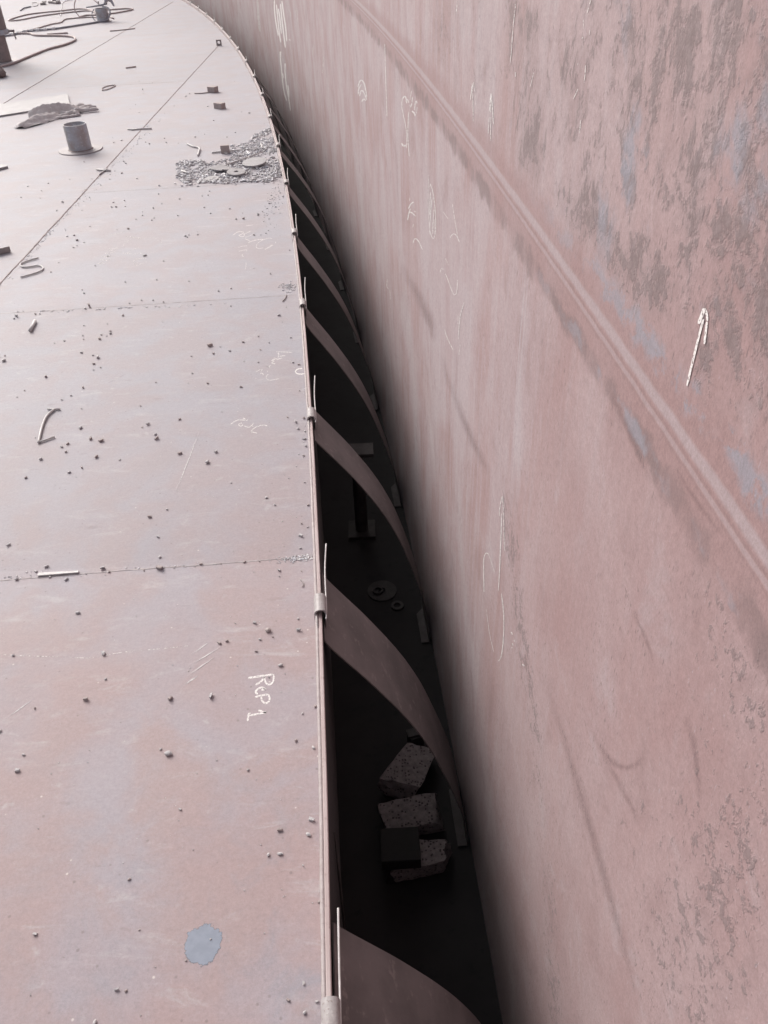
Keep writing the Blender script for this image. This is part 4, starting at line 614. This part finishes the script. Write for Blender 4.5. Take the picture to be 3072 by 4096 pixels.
o = m.build('steel_box', mat_steel('blackened_steel', (.008,.007,.0075), (.012,.011,.011), 20, .8), bevel=.003); tag(o, 'black square-edged steel box resting on the left end of the nearest brick', 'box')
m = MB(); m.box((.085, 1.875, FLOOR + .045), (.05, .05, .09), R_(20)); m.box((.088, 1.875, FLOOR+.095), (.07, .035, .01), R_(12))
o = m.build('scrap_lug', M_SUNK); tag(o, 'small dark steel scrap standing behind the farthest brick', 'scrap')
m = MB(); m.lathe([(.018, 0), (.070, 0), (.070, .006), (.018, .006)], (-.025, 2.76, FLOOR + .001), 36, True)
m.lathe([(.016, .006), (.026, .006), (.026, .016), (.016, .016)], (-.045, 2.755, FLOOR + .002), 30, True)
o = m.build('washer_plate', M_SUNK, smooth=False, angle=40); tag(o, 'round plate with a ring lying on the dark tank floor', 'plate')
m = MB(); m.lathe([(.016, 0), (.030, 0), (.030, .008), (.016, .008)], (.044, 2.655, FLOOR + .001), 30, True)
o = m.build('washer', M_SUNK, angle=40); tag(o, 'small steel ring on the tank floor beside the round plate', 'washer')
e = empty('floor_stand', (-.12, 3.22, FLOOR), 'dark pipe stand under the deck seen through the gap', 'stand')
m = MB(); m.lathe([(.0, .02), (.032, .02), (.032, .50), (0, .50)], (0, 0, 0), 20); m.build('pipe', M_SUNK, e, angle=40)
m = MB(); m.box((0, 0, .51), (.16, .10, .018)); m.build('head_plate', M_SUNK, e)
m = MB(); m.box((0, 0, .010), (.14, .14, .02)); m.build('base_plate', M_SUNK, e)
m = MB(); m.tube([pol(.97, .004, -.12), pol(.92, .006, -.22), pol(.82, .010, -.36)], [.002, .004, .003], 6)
o = m.build('weld_spatter_streak', M_SUNK, deck, smooth=True)

# ------------------------------------------------------------------ pipe sleeves and post standing on the deck
def sleeve(loc, rad, h, label, pad=.17):
    e = empty('pipe_sleeve', loc, label, 'pipe')
    m = MB(); t = .008
    m.lathe([(rad, .004), (rad, h-.002), (rad-.002, h), (rad-t+.001, h), (rad-t, h-.002), (rad-t, -.0)], (0, 0, 0), 56)
    m.build('pipe', M_PIPE, e, angle=40)
    m = MB(); m.lathe([(rad-.001, .014), (rad+.010, .0075)], (0, 0, 0), 56); m.build('weld_bead', M_BEADDK, e, smooth=True)
    m = MB(); m.lathe([(0, .006), (pad-.003, .007), (pad, .004), (pad, 0)], (0, 0, .0004), 64); m.build('pad_ring', M_PAD, e, angle=40)
    return e
sleeve((-2.29, 6.80, 0), .089, .192, 'short open steel pipe stub with a round base pad, beside the gloves')
sleeve((-4.262, 15.31, 0), .098, .185, 'short pipe stub at the back with hoses looped round it', .13)

e = empty('roof_leg', (-4.565, 11.47, 0), 'tall brown pipe leg with a pinned collar at the left edge', 'pipe leg')
m = MB(); m.lathe([(.115, .004), (.115, .325), (.108, .33), (.0, .33)], (0, 0, 0), 48); m.build('sleeve', M_PIPEDK, e, angle=40)
m = MB(); m.lathe([(.105, .352), (.158, .352), (.160, .356), (.160, 1.75), (.0, 1.752)], (0, 0, 0), 48); m.build('leg', M_PIPEDK, e, angle=40)
m = MB(); m.lathe([(.114, .300), (.175, .300), (.178, .304), (.178, .348), (.175, .352), (.10, .3525)], (0, 0, 0), 48); m.build('collar', M_PIPE, e, angle=40)
m = MB(); m.tube([(-.24, -.06, .322), (.245, .03, .328)], .013, 10); m.build('pin', M_DARKM, e, smooth=True)
m = MB(); m.tube([(.232, .028, .335), (.238, .026, .235)], .009, 8); m.build('pin_handle', M_DARKM, e, smooth=True)
m = MB(); m.lathe([(0, .007), (.20, .008), (.203, .004), (.203, 0)], (0, 0, .0004), 64); m.build('pad_ring', M_PAD, e, angle=40)

# ------------------------------------------------------------------ hoses and cables
def hose(pts, r, mat, label, cat='hose', name='hose', group=None, z=None):
    m = MB(); r = r*.82; q = [Vector((p[0], p[1], (p[2] if len(p) > 2 else r + .001))) for p in pts]
    m.tube(q, r, 9, smooth=7); o = m.build(name, mat, smooth=True); tag(o, label, cat, group); return o
hose([(-4.70, 10.80), (-4.433, 11.02), (-4.348, 11.231), (-4.317, 11.633), (-4.252, 12.293), (-4.138, 12.629), (-4.098, 13.003), (-4.135, 13.214), (-4.232, 13.448), (-4.425, 13.609), (-4.872, 13.792), (-5.063, 14.04), (-5.3, 14.10)],
     .017, M_HOSE, 'thick brown hose curving in front of the tall pipe leg')
HP = [(-5.75, 13.45), (-5.42, 13.80), (-5.29, 14.02), (-5.19, 14.334), (-5.016, 14.398), (-4.80, 14.50), (-4.65, 14.66), (-4.50, 14.85), (-4.38, 15.02), (-4.30, 15.15), (-4.18, 15.22, .03), (-4.135, 15.32, .10), (-4.17, 15.42, .17), (-4.27, 15.45, .195)]
h = hose(HP, .017, M_HOSEG, 'grey hose running to the far pipe stub, bound with white tape behind the pipe leg')
hp = catmull([Vector((p[0], p[1], .016)) for p in HP[1:7]], 6)
for i in (5, 8, 11, 14, 17, 20, 23):
    d = (hp[i+1] - hp[i]).normalized(); m = MB(); m.tube([hp[i] - d*.028, hp[i], hp[i] + d*.028], [.021, .025, .021], 9); m.build('tape_wrap', M_TAPE, h, smooth=True)
hose([(-4.15, 15.55), (-5.05, 17.2), (-5.506, 17.071), (-5.951, 16.733), (-6.048, 16.034), (-5.964, 15.868), (-5.822, 15.926), (-5.638, 16.366), (-5.383, 16.655), (-5.175, 16.815), (-4.93, 16.9), (-4.7, 16.5), (-4.42, 15.75)],
     .013, M_HOSE, 'long brown hose laid in a wide loop left of the far pipe stub')
hose([(-5.28, 14.4), (-5.153, 14.648), (-5.072, 15.088), (-4.968, 15.315), (-5.012, 15.733), (-4.86, 15.858), (-4.62, 15.9), (-4.40, 15.7)], .012, M_HOSE, 'reddish hose lying nearest in the bundle before the far pipe stub')
hose([(-4.836, 15.977), (-4.774, 16.204), (-4.609, 16.174), (-4.364, 16.32), (-4.20, 16.55), (-4.12, 16.85), (-4.25, 17.0), (-4.45, 16.95), (-4.8, 16.9)], .014, M_HOSE, 'brown hose looped behind and right of the far pipe stub')
hose([(-4.86, 16.026, .02), (-4.93, 16.1, .12), (-4.85, 16.05, .26), (-4.66, 15.85, .33), (-4.45, 15.55, .31), (-4.27, 15.38, .205)], .010, M_HOSE, 'thin hose arching up onto the far pipe stub')
hose([(-4.34, 15.20, .19), (-4.385, 15.17, .12), (-4.37, 15.17, .05), (-4.33, 15.16, .012)], .009, M_HOSEG, 'short grey hose end hanging down the front of the far pipe stub')
hose([(-6.33, 17.414), (-6.404, 17.814), (-6.341, 18.049)], .014, M_HOSEG, 'short curved hose piece lying farthest back on the left')
e = empty('cutting_torch', (-4.22, 15.36, .19), 'brass and steel cutting torch resting on top of the far pipe stub', 'torch')
m = MB(); m.tube([(-.28, -.02, .012), (-.05, 0, .03), (.06, .02, .05)], [.011, .014, .016], 10); m.build('handle', M_HOSEG, e, smooth=True)
m = MB(); m.tube([(.03, .0, .045), (.06, .02, .10), (.12, .03, .09), (.16, .03, .01)], [.022, .030, .026, .014], 10, smooth=4); m.build('head', M_PIPE, e, smooth=True)
m = MB(); m.tube([(-.07, 0, .03), (-.075, 0, .085)], [.006, .012], 8); m.build('valve_knob', M_DARKM, e, smooth=True)
hose([(-6.584, 18.862, .004), (-6.465, 18.818, .004), (-6.30, 18.29, .004), (-6.345, 18.20, .004), (-6.56, 18.80, .004)], .008, M_DARKM, 'thin wire frame lying at the far left of the deck', 'wire', 'bent_wire')
hose([(-5.263, 16.315, .006), (-5.608, 17.532, .006), (-5.918, 18.707, .006), (-5.86, 19.165, .006), (-5.4, 19.5, .006)], .007, M_TAPE, 'pale thin cable crossing the hose bundle at the far left', 'cable', 'cable')
for i, (x, y, a) in enumerate(((-6.236, 18.456, .3), (-6.10, 18.66, 1.2), (-5.99, 18.52, .7))):
    m = MB(); m.box((x, y, .02), (.10, .16, .035), a); m.box((x + .02, y + .03, .045), (.06, .07, .02), a + .5)
    o = m.build('scrap_steel', M_DARKM); tag(o, ('dark scrap offcut at the back left, nearest the wire frame', 'dark scrap offcut at the back left, middle of three', 'dark scrap offcut at the back left, closest to the pale cable')[i], 'scrap')

# ------------------------------------------------------------------ flat bars, gloves, rag
def slab(name, quad, h, z, mat, label, cat):
    m = MB(); q = [Vector((*p, z)) for p in quad]
    m.add(q + [p + Vector((0, 0, h)) for p in q], [(3,2,1,0), (4,5,6,7), (0,1,5,4), (1,2,6,5), (2,3,7,6), (3,0,4,7)])
    o = m.build(name, mat, bevel=.0012); return tag(o, label, cat)
slab('flat_bar', [(-3.053, 9.09), (-2.875, 8.55), (-3.90, 7.84), (-4.08, 8.38)], .014, .001, M_BAR, 'wide clean flat bar lying behind the crumpled gloves', 'steel bar')
slab('flat_bar', [(-3.25, 6.86), (-2.705, 6.335), (-2.80, 6.235), (-3.345, 6.76)], .016, .001, M_BAR, 'clean flat bar end poking in from the left edge, nearer the viewer', 'steel bar')
m = MB(); a = R_(52)
for dx, w_, h_, zz in ((0, .035, .004, .004), (.016, .004, .03, .018)):
    m.box((-2.150 + dx*.8, 4.462 - dx*.6, zz), (w_, .20, h_), R_(-53))
o = m.build('angle_bar', M_DARKM); tag(o, 'short rusty angle bar at the left edge beside the welded seam', 'steel bar')

def glove(loc, rz, seed, label, ridge, flip=1, mat=None):
    """a stiff work glove, one continuous skin: palm, cuff, four fingers and a thumb, creased along its length"""
    caps = [((.0, .0), (.13, .0), .058), ((-.17, .0), (.0, .0), .066)]
    for y, ln, dy, r in ((.046, .125, .075, .0165), (.016, .165, .026, .0170), (-.016, .155, -.030, .0170), (-.044, .120, -.085, .0150)):
        caps.append(((.13, y), (.165 + ln, y + dy), r))
    caps.append(((.02, .045), (.115, .125), .020))
    caps = [((p[0], p[1]*flip), (q[0], q[1]*flip), r) for p, q, r in caps]
    def prof(x, y):
        best = -1.0; th = 0
        for (ax, ay), (bx, by), r in caps:
            dx, dy = bx-ax, by-ay; t = max(0, min(1, ((x-ax)*dx + (y-ay)*dy)/(dx*dx + dy*dy)))
            d = 1 - math.hypot(x-ax-dx*t, y-ay-dy*t)/r
            if d > 0: th = max(th, min(r, .022)*math.sqrt(min(1, d*1.6)))
            best = max(best, d)
        return best, th
    def fold(x, y):
        u = y - ridge[0] - ridge[1]*x; z = ridge[2]*max(0, 1 - abs(u)/.045)*max(0, 1 - ((x - ridge[3])/.26)**2)
        z += .016*abs(noise.noise(Vector((x*16, y*22, seed)))) + .020*max(0, noise.noise(Vector((x*6, y*26, seed+5))))*(1 if x > .1 else .5)
        return z
    st = .006; nx, ny = int(.58/st), int(.48/st); idx = {}; vs = []; fs = []
    for i in range(nx):
        for j in range(ny):
            x, y = -.25 + i*st, -.24 + j*st; d, th = prof(x, y)
            if d > -.10:
                f = fold(x, y); idx[(i, j)] = len(vs); vs += [(x, y, f + th), (x, y, max(0, f - th*.3))]
    for (i, j), n in idx.items():
        q = [idx.get(p) for p in ((i, j), (i+1, j), (i+1, j+1), (i, j+1))]
        if None in q: continue
        fs.append(tuple(q)); fs.append(tuple(v+1 for v in reversed(q)))
        for (pa, pb), (na, nb) in ((((i, j), (i+1, j)), ((i, j-1), (i+1, j-1))), (((i+1, j), (i+1, j+1)), ((i+2, j), (i+2, j+1))), (((i+1, j+1), (i, j+1)), ((i+1, j+2), (i, j+2))), (((i, j+1), (i, j)), ((i-1, j+1), (i-1, j)))):
            if na not in idx or nb not in idx: va, vb = idx[pa], idx[pb]; fs.append((vb, va, va+1, vb+1))
    m = MB(); m.add(vs, fs); o = m.build('work_glove', M_GLOVE, angle=50)
    o.location = loc; o.rotation_euler.z = rz; o.scale = (1.12, 1.12, 1.12)
    return tag(o, label, 'glove')
glove((-2.95, 7.88, .001), R_(58), 2, 'worn pale leather glove lying in front, its cuff toward the left edge', (.0, .10, .034, .0), 1)
glove((-2.87, 8.14, .012), R_(40), 8, 'worn pale leather glove lying behind the other, against the flat bar', (.01, -.15, .060, -.06), -1)

# crumpled rag at the left edge
bm = bmesh.new(); bmesh.ops.create_icosphere(bm, subdivisions=4, radius=.13)
for v in bm.verts:
    c = Vector(v.co); n1 = noise.noise(c*9); n2 = abs(noise.noise(c*20 + Vector((3, 1, 2))))
    v.co = c*(1 + .35*n1 - .25*n2); v.co.x *= .9; v.co.y *= 1.5; v.co.z = max(v.co.z*.75 + .06, 0)
me = bpy.data.meshes.new('rag'); bm.to_mesh(me); bm.free(); me.polygons.foreach_set('use_smooth', [True]*len(me.polygons))
o = link('rag', me, M_RAG); o.location = (-4.27, 10.42, .002); o.rotation_euler.z = R_(30); tag(o, 'crumpled brown rag on the deck at the left edge, below the hose', 'rag')

# ------------------------------------------------------------------ small steel pieces on the deck
def rod(pts, r, mat, label, name='welding_rod', cat='rod', sm=5, n=8):
    m = MB(); q = [Vector((p[0], p[1], (p[2] if len(p) > 2 else r + .0012))) for p in pts]
    m.tube(q, r, n, smooth=sm if len(q) > 2 else 0); o = m.build(name, mat, smooth=True); return tag(o, label, cat)
rod([(-1.86, 4.384), (-1.884, 4.364), (-1.914, 4.335), (-1.931, 4.306), (-1.92, 4.274), (-1.896, 4.249), (-1.858, 4.254), (-1.829, 4.265), (-1.802, 4.252), (-1.782, 4.219), (-1.782, 4.189), (-1.801, 4.157), (-1.831, 4.131), (-1.865, 4.104)], .0042, M_ROD, 'bright wire bent into an S beside the welded seam', 'bent_wire', 'wire', 3)
rod([(-1.604, 3.534), (-1.592, 3.423)], .0075, M_ROD, 'thick pale rod stub on the deck left of the cross seam')
e = empty('bent_rod', (-1.268, 2.58, 0), 'pale welding rod bent like a bracket with a short bar across its end', 'rod')
def sub(pts, r, mat, name):
    m = MB(); m.tube([Vector((p[0]+1.268, p[1]-2.58, r + .0012)) for p in pts], r, 8, smooth=5 if len(pts) > 2 else 0); m.build(name, mat, e, smooth=True)
sub([(-1.264, 2.697), (-1.277, 2.649), (-1.269, 2.564), (-1.249, 2.462)], .0045, M_ROD, 'shank'); sub([(-1.249, 2.467), (-1.202, 2.501)], .0035, M_ROD, 'hook_end'); sub([(-1.293, 2.708), (-1.24, 2.700)], .0035, M_ROD, 'cross_bar')
slab('flat_electrode', [(-1.022, 1.748), (-.903, 1.7505), (-.903, 1.742), (-1.022, 1.735)], .004, .002, M_ROD, 'flat pale strip lying along the cross seam', 'steel strip')
rod([(-2.804, 10.582), (-2.696, 10.637)], .008, M_HOSE, 'short dark rod lying on the plate between the two long seams')
rod([(-2.743, 9.257), (-2.775, 9.40), (-2.735, 9.50), (-2.668, 9.519), (-2.675, 9.40), (-2.70, 9.30), (-2.745, 9.255)], .005, M_HOSE, 'small loop of brown wire in the middle of the far plate', 'wire_loop', 'wire')
rod([(-2.06, 7.425), (-1.85, 7.409)], .006, M_ROD, 'pale straight rod lying across the long seam behind the pipe stub')
rod([(-2.023, 7.396), (-1.93, 7.445)], .005, M_ROD, 'shorter pale rod crossing the straight one on the long seam')
rod([(-2.0, 6.169), (-1.886, 6.12)], .006, M_ROD, 'pale rod end in the crossed pair on the seam, pointing right')
rod([(-1.926, 6.185), (-1.945, 6.04)], .005, M_ROD, 'pale rod end in the crossed pair on the seam, pointing to the viewer')
rod([(-3.831, 13.987), (-3.656, 14.06), (-3.488, 14.168)], .007, M_HOSE, 'dark thin rod lying across the farther long seam')
rod([(-1.724, 8.892), (-1.649, 8.876), (-1.586, 8.915)], .005, M_DARKM, 'thin wire tail reaching left from the far steel block', 'wire', 'wire')
rod([(-.248, 1.676), (-.238, 1.657), (-.241, 1.645)], .0014, M_DARKM, 'tiny dark hooked wire near the second hanger', 'wire_hook', 'wire', 4)
rod([(-.434, 3.726), (-.438, 3.682), (-.447, 3.652)], .0025, M_DARKM, 'small dark bent wire below the cross seam near the rim', 'wire_hook', 'wire', 4)
rod([(-1.205, 6.516), (-1.07, 6.548), (-.84, 6.587), (-.831, 6.618), (-.848, 6.733)], .006, M_ROD, 'pale rod with an upturned end behind the grit heap', sm=4)
rod([(-1.079, 6.085, .012), (-.942, 6.259, .014), (-.81, 6.453, .012)], .005, M_ROD, 'long thin pale rod lying across the grit heap')
rod([(-1.45, 6.832), (-1.385, 6.731), (-1.346, 6.702), (-1.319, 6.643), (-1.302, 6.448)], .0065, M_ROD, 'pale rod with a knee bend left of the steel block', sm=4)
rod([(-1.28, 5.769, .012), (-1.21, 5.785, .012)], .005, M_ROD, 'short pale rod at the front left corner of the grit heap')
rod([(-1.351, 6.031, .012), (-1.276, 5.928, .012)], .006, M_ROD, 'short pale rod slanting on the left of the grit heap')
rod([(-4.755, 13.922), (-4.452, 13.945)], .010, M_HOSE, 'straight brown rod lying behind the hose bend')
def block(c, d, rz, label, notch=False):
    m = MB()
    if notch:
        m.box((c[0], c[1], d[2]*.62), (d[0], d[1], d[2]*.76), rz)
        o_ = Matrix.Rotation(rz, 3, 'Z')
        for sx in (-1, 1): p = o_ @ Vector((sx*d[0]*.36, 0, 0)); m.box((c[0]+p.x, c[1]+p.y, d[2]*.12), (d[0]*.28, d[1]*.98, d[2]*.238), rz)
    else: m.box((c[0], c[1], d[2]/2 + .0005), d, rz)
    o = m.build('steel_block', M_BLOCK, bevel=.0025); return tag(o, label, 'block')
block((-1.100, 6.515), (.066, .03, .058), R_(6), 'upright brown steel block standing by the grit heap', True)
block((-1.545, 8.945), (.085, .07, .052), R_(-28), 'brown steel block with a wire tail, farthest of the three blocks')
block((-1.368, 8.155), (.095, .06, .048), R_(-34), 'brown steel block standing alone, middle of the three blocks')
# lug plate with a hole, standing near the rim
m = MB(); n = 24; sq = []; ho = []
for i in range(n):
    a = 2*math.pi*i/n; k_ = .034/max(abs(math.cos(a)), abs(math.sin(a))); sq.append((k_*math.cos(a), k_*math.sin(a))); ho.append((.016*math.cos(a), .016*math.sin(a)))
vs = []
for y in (-.007, .007):
    vs += [(-1.918 + a, 12.09 + y, .036 + b) for a, b in sq] + [(-1.918 + a, 12.09 + y, .038 + b) for a, b in ho]
fs = []
for i in range(n):
    j = (i+1) % n
    fs += [(i, j, n+j, n+i), (2*n+j, 2*n+i, 3*n+i, 3*n+j), (i, 2*n+i, 2*n+j, j), (n+j, 3*n+j, 3*n+i, n+i)]
m.add(vs, fs); o = m.build('lug_plate', M_DARKM); tag(o, 'square lug plate with a round hole standing at the far seam end', 'lug')

# round coupons cut from plate, lying in the grit heap
def disc(c, rad, h, z, tilt, label, hole=0):
    m = MB()
    if hole: m.lathe([(hole, 0), (rad, 0), (rad, h), (hole, h)], (0, 0, 0), 48, True)
    else: m.lathe([(0, 0), (rad-.001, 0), (rad, .001), (rad, h-.001), (rad-.001, h), (0, h)], (0, 0, 0), 48)
    o = m.build('round_coupon', M_DISC, angle=40); o.location = (c[0], c[1], z); o.rotation_euler = tilt
    return tag(o, label, 'steel disc')
disc((-.835, 6.12), .088, .010, .020, (R_(5), R_(-3), 0), 'large round steel coupon in the grit heap, nearest the rim')
disc((-.940, 5.89), .066, .010, .016, (R_(4), R_(2), 0), 'round steel coupon with a small hole in front of the grit heap', .016)
disc((-1.075, 6.03), .062, .008, .014, (R_(3), R_(5), 0), 'round steel coupon half buried left of the long thin rod')
disc((-1.01, 5.97), .040, .008, .020, (R_(-4), R_(3), 0), 'smallest round steel coupon, in the middle of the grit heap')
disc((-1.10, 5.80), .050, .008, .004, (R_(4), R_(-2), 0), 'round steel coupon at the front left of the grit heap, mostly covered')

# ------------------------------------------------------------------ grit heap: far too many grains to count
def inside(p, poly):
    c = False; j = len(poly)-1
    for i in range(len(poly)):
        a, b = poly[i], poly[j]
        if (a[1] > p[1]) != (b[1] > p[1]) and p[0] < (b[0]-a[0])*(p[1]-a[1])/(b[1]-a[1]) + a[0]: c = not c
        j = i
    return c
def shard(m, x, y, z, sz, rr, el=1.0):
    vs = []
    for (sx, sy, sz_) in ((-1,-1,0),(1,-1,0),(1,1,0),(-1,1,0),(-1,-1,1),(1,-1,1),(1,1,1),(-1,1,1)):
        f = .62 if sz_ else 1
        vs.append(Vector((sx*sz*.5*el*f*rr.uniform(.6,1.1), sy*sz*.5*f*rr.uniform(.6,1.1), sz_*sz*rr.uniform(.2,.45))))
    M = Matrix.Rotation(rr.uniform(0, 6.28), 3, 'Z') @ Matrix.Rotation(rr.uniform(-.35, .35), 3, 'X')
    m.add([M @ v + Vector((x, y, z)) for v in vs], [(3,2,1,0),(4,5,6,7),(0,1,5,4),(1,2,6,5),(2,3,7,6),(3,0,4,7)])
PILE = [(-1.428, 6.215), (-1.451, 6.398), (-1.231, 6.324), (-1.194, 6.218), (-1.115, 6.305), (-1.037, 6.375), (-1.096, 6.751), (-.975, 6.799), (-.929, 7.077), (-.828, 7.286), (-.777, 6.978), (-.720, 6.69), (-.640, 6.076), (-.594, 5.706), (-.726, 5.673), (-.879, 5.712), (-1.024, 5.681), (-1.156, 5.734), (-1.249, 5.663), (-1.359, 5.886)]
rr = random.Random(11); m = MB(); cnt = 0
while cnt < 2700:
    x, y = rr.uniform(-1.46, -.59), rr.uniform(5.64, 7.29)
    ok = inside((x, y), PILE)
    if not ok and rr.random() > .03*max(0, 1 - 6*min(abs(y-5.62), .2)): continue
    if x > rim_x(y) - .022: continue
    dens = .50 + 1.1*noise.noise(Vector((x*7, y*4, 1))) + (.25 if y < 6.1 else -.05)
    if ok and rr.random() > dens: continue
    sz = rr.choice((.006, .009, .011, .013, .016)) * (1.0 if rr.random() < .93 else 1.7)
    shard(m, x, y, .001 + rr.random()*.008*max(dens, 0), sz, rr, rr.choice((1, 1.3, 1.6, 2.3))); cnt += 1
for cx_, cy__, sx, sy, k_ in ((-.262, 1.768, .045, .012, 160), (-.43, 3.83, .035, .05, 70), (-1.05, 1.737, .12, .010, 22), (-.62, 1.757, .30, .006, 22), (-1.35, 3.655, .4, .012, 50), (-.30, 2.4, .03, .6, 14), (-.62, 5.2, .05, .4, 90), (-1.93, 4.6, .02, .8, 120), (-1.9, 6.6, .05, 1.2, 120), (-.75, 7.6, .12, .5, 160)):
    for i in range(k_):
        x, y = rr.gauss(cx_, sx*.6), rr.gauss(cy__, sy*.6)
        if x > rim_x(y) - .022: continue
        shard(m, x, y, .0005, rr.uniform(.0025, .006)*(1 if y < 3 else 1.4), rr, rr.choice((1, 1.5)))
for i in range(900):
    x, y = rr.uniform(-1.9, -.12), rr.uniform(.5, 8)
    if x > rim_x(y) - .022: continue
    shard(m, x, y, .0008, rr.uniform(.0012, .003), rr)
grit = m.build('grit', M_GRIT); grit.data.materials.append(M_CHIP)
rg = random.Random(2); nf = len(grit.data.polygons)//6; mi = [1 if rg.random() < .42 else 0 for _ in range(nf)]
grit.data.polygons.foreach_set('material_index', [mi[i//6] for i in range(nf*6)]); tag(grit, 'heap and scatter of bluish steel grit on the deck near the rim', 'grit', kind='stuff')

# ------------------------------------------------------------------ slag chips, each its own object
protos = []
for i in range(9):
    bm = bmesh.new(); rr = random.Random(40+i)
    if i < 4:
        bmesh.ops.create_cube(bm, size=1)
        for v in bm.verts: v.co = Vector((v.co.x*rr.uniform(.8, 1.15), v.co.y*rr.uniform(.5, .8), v.co.z*rr.uniform(.45, .7))) + Vector((rr.uniform(-.12, .12), rr.uniform(-.1, .1), rr.uniform(-.08, .08)))
        bmesh.ops.bevel(bm, geom=bm.edges[:], offset=.07, segments=1, affect='EDGES')
    else:
        bmesh.ops.create_icosphere(bm, subdivisions=2, radius=.5)
        for v in bm.verts:
            c = Vector(v.co); v.co = c*(1 + .22*noise.noise(c*3 + Vector((i*3.7, 0, 0)))); v.co.x *= rr.uniform(1.0, 1.1); v.co.y *= .72; v.co.z *= .55
    z0 = min(v.co.z for v in bm.verts)
    for v in bm.verts: v.co.z -= z0
    me = bpy.data.meshes.new('slag_chip'); bm.to_mesh(me); bm.free(); me.materials.append(M_CHIP if i % 3 else M_CHIPB); protos.append(me)
rr = random.Random(5)
CHIPS.sort(key=lambda c: c[1])
def chip_zone(x, y, s):
    if y > 9.6: return 'dark speck of slag far back on the brightly lit plates', 'slag specks far back on the deck'
    if y > 5.67 and x < -1.95: return 'slag crumb lying left of the long seam near the pipe stub', 'slag crumbs left of the long seam'
    if y > 5.67: return 'slag crumb lying between the long seam and the rim around the grit heap', 'slag crumbs around the grit heap'
    if y > 3.7: return 'slag crumb on the plate just in front of the grit heap', 'slag crumbs in front of the grit heap'
    if y > 1.745: return 'slag chip on the plate between the two faint cross seams', 'slag chips between the cross seams'
    return 'slag chip on the nearest deck plate around the Rep 1 lettering', 'slag chips on the nearest plate'
for x, y, sz in CHIPS[:296]:
    x, y, sz = x/1e3, y/1e3, sz/1e3
    if x > rim_x(y) - .02: x = rim_x(y) - .024
    o = bpy.data.objects.new('slag_chip', rr.choice(protos)); COL.objects.link(o)
    o.location = (x, y, .0002); f = max(sz, .003)*(.78 if y < 4 else .78)
    o.scale = (f*rr.uniform(.95, 1.2), f*rr.uniform(.85, 1.15), f*rr.uniform(.8, 1.15)); o.rotation_euler = (0, 0, rr.uniform(0, 6.28))
    lb, gp = chip_zone(x, y, sz); tag(o, lb, 'slag chip', gp)
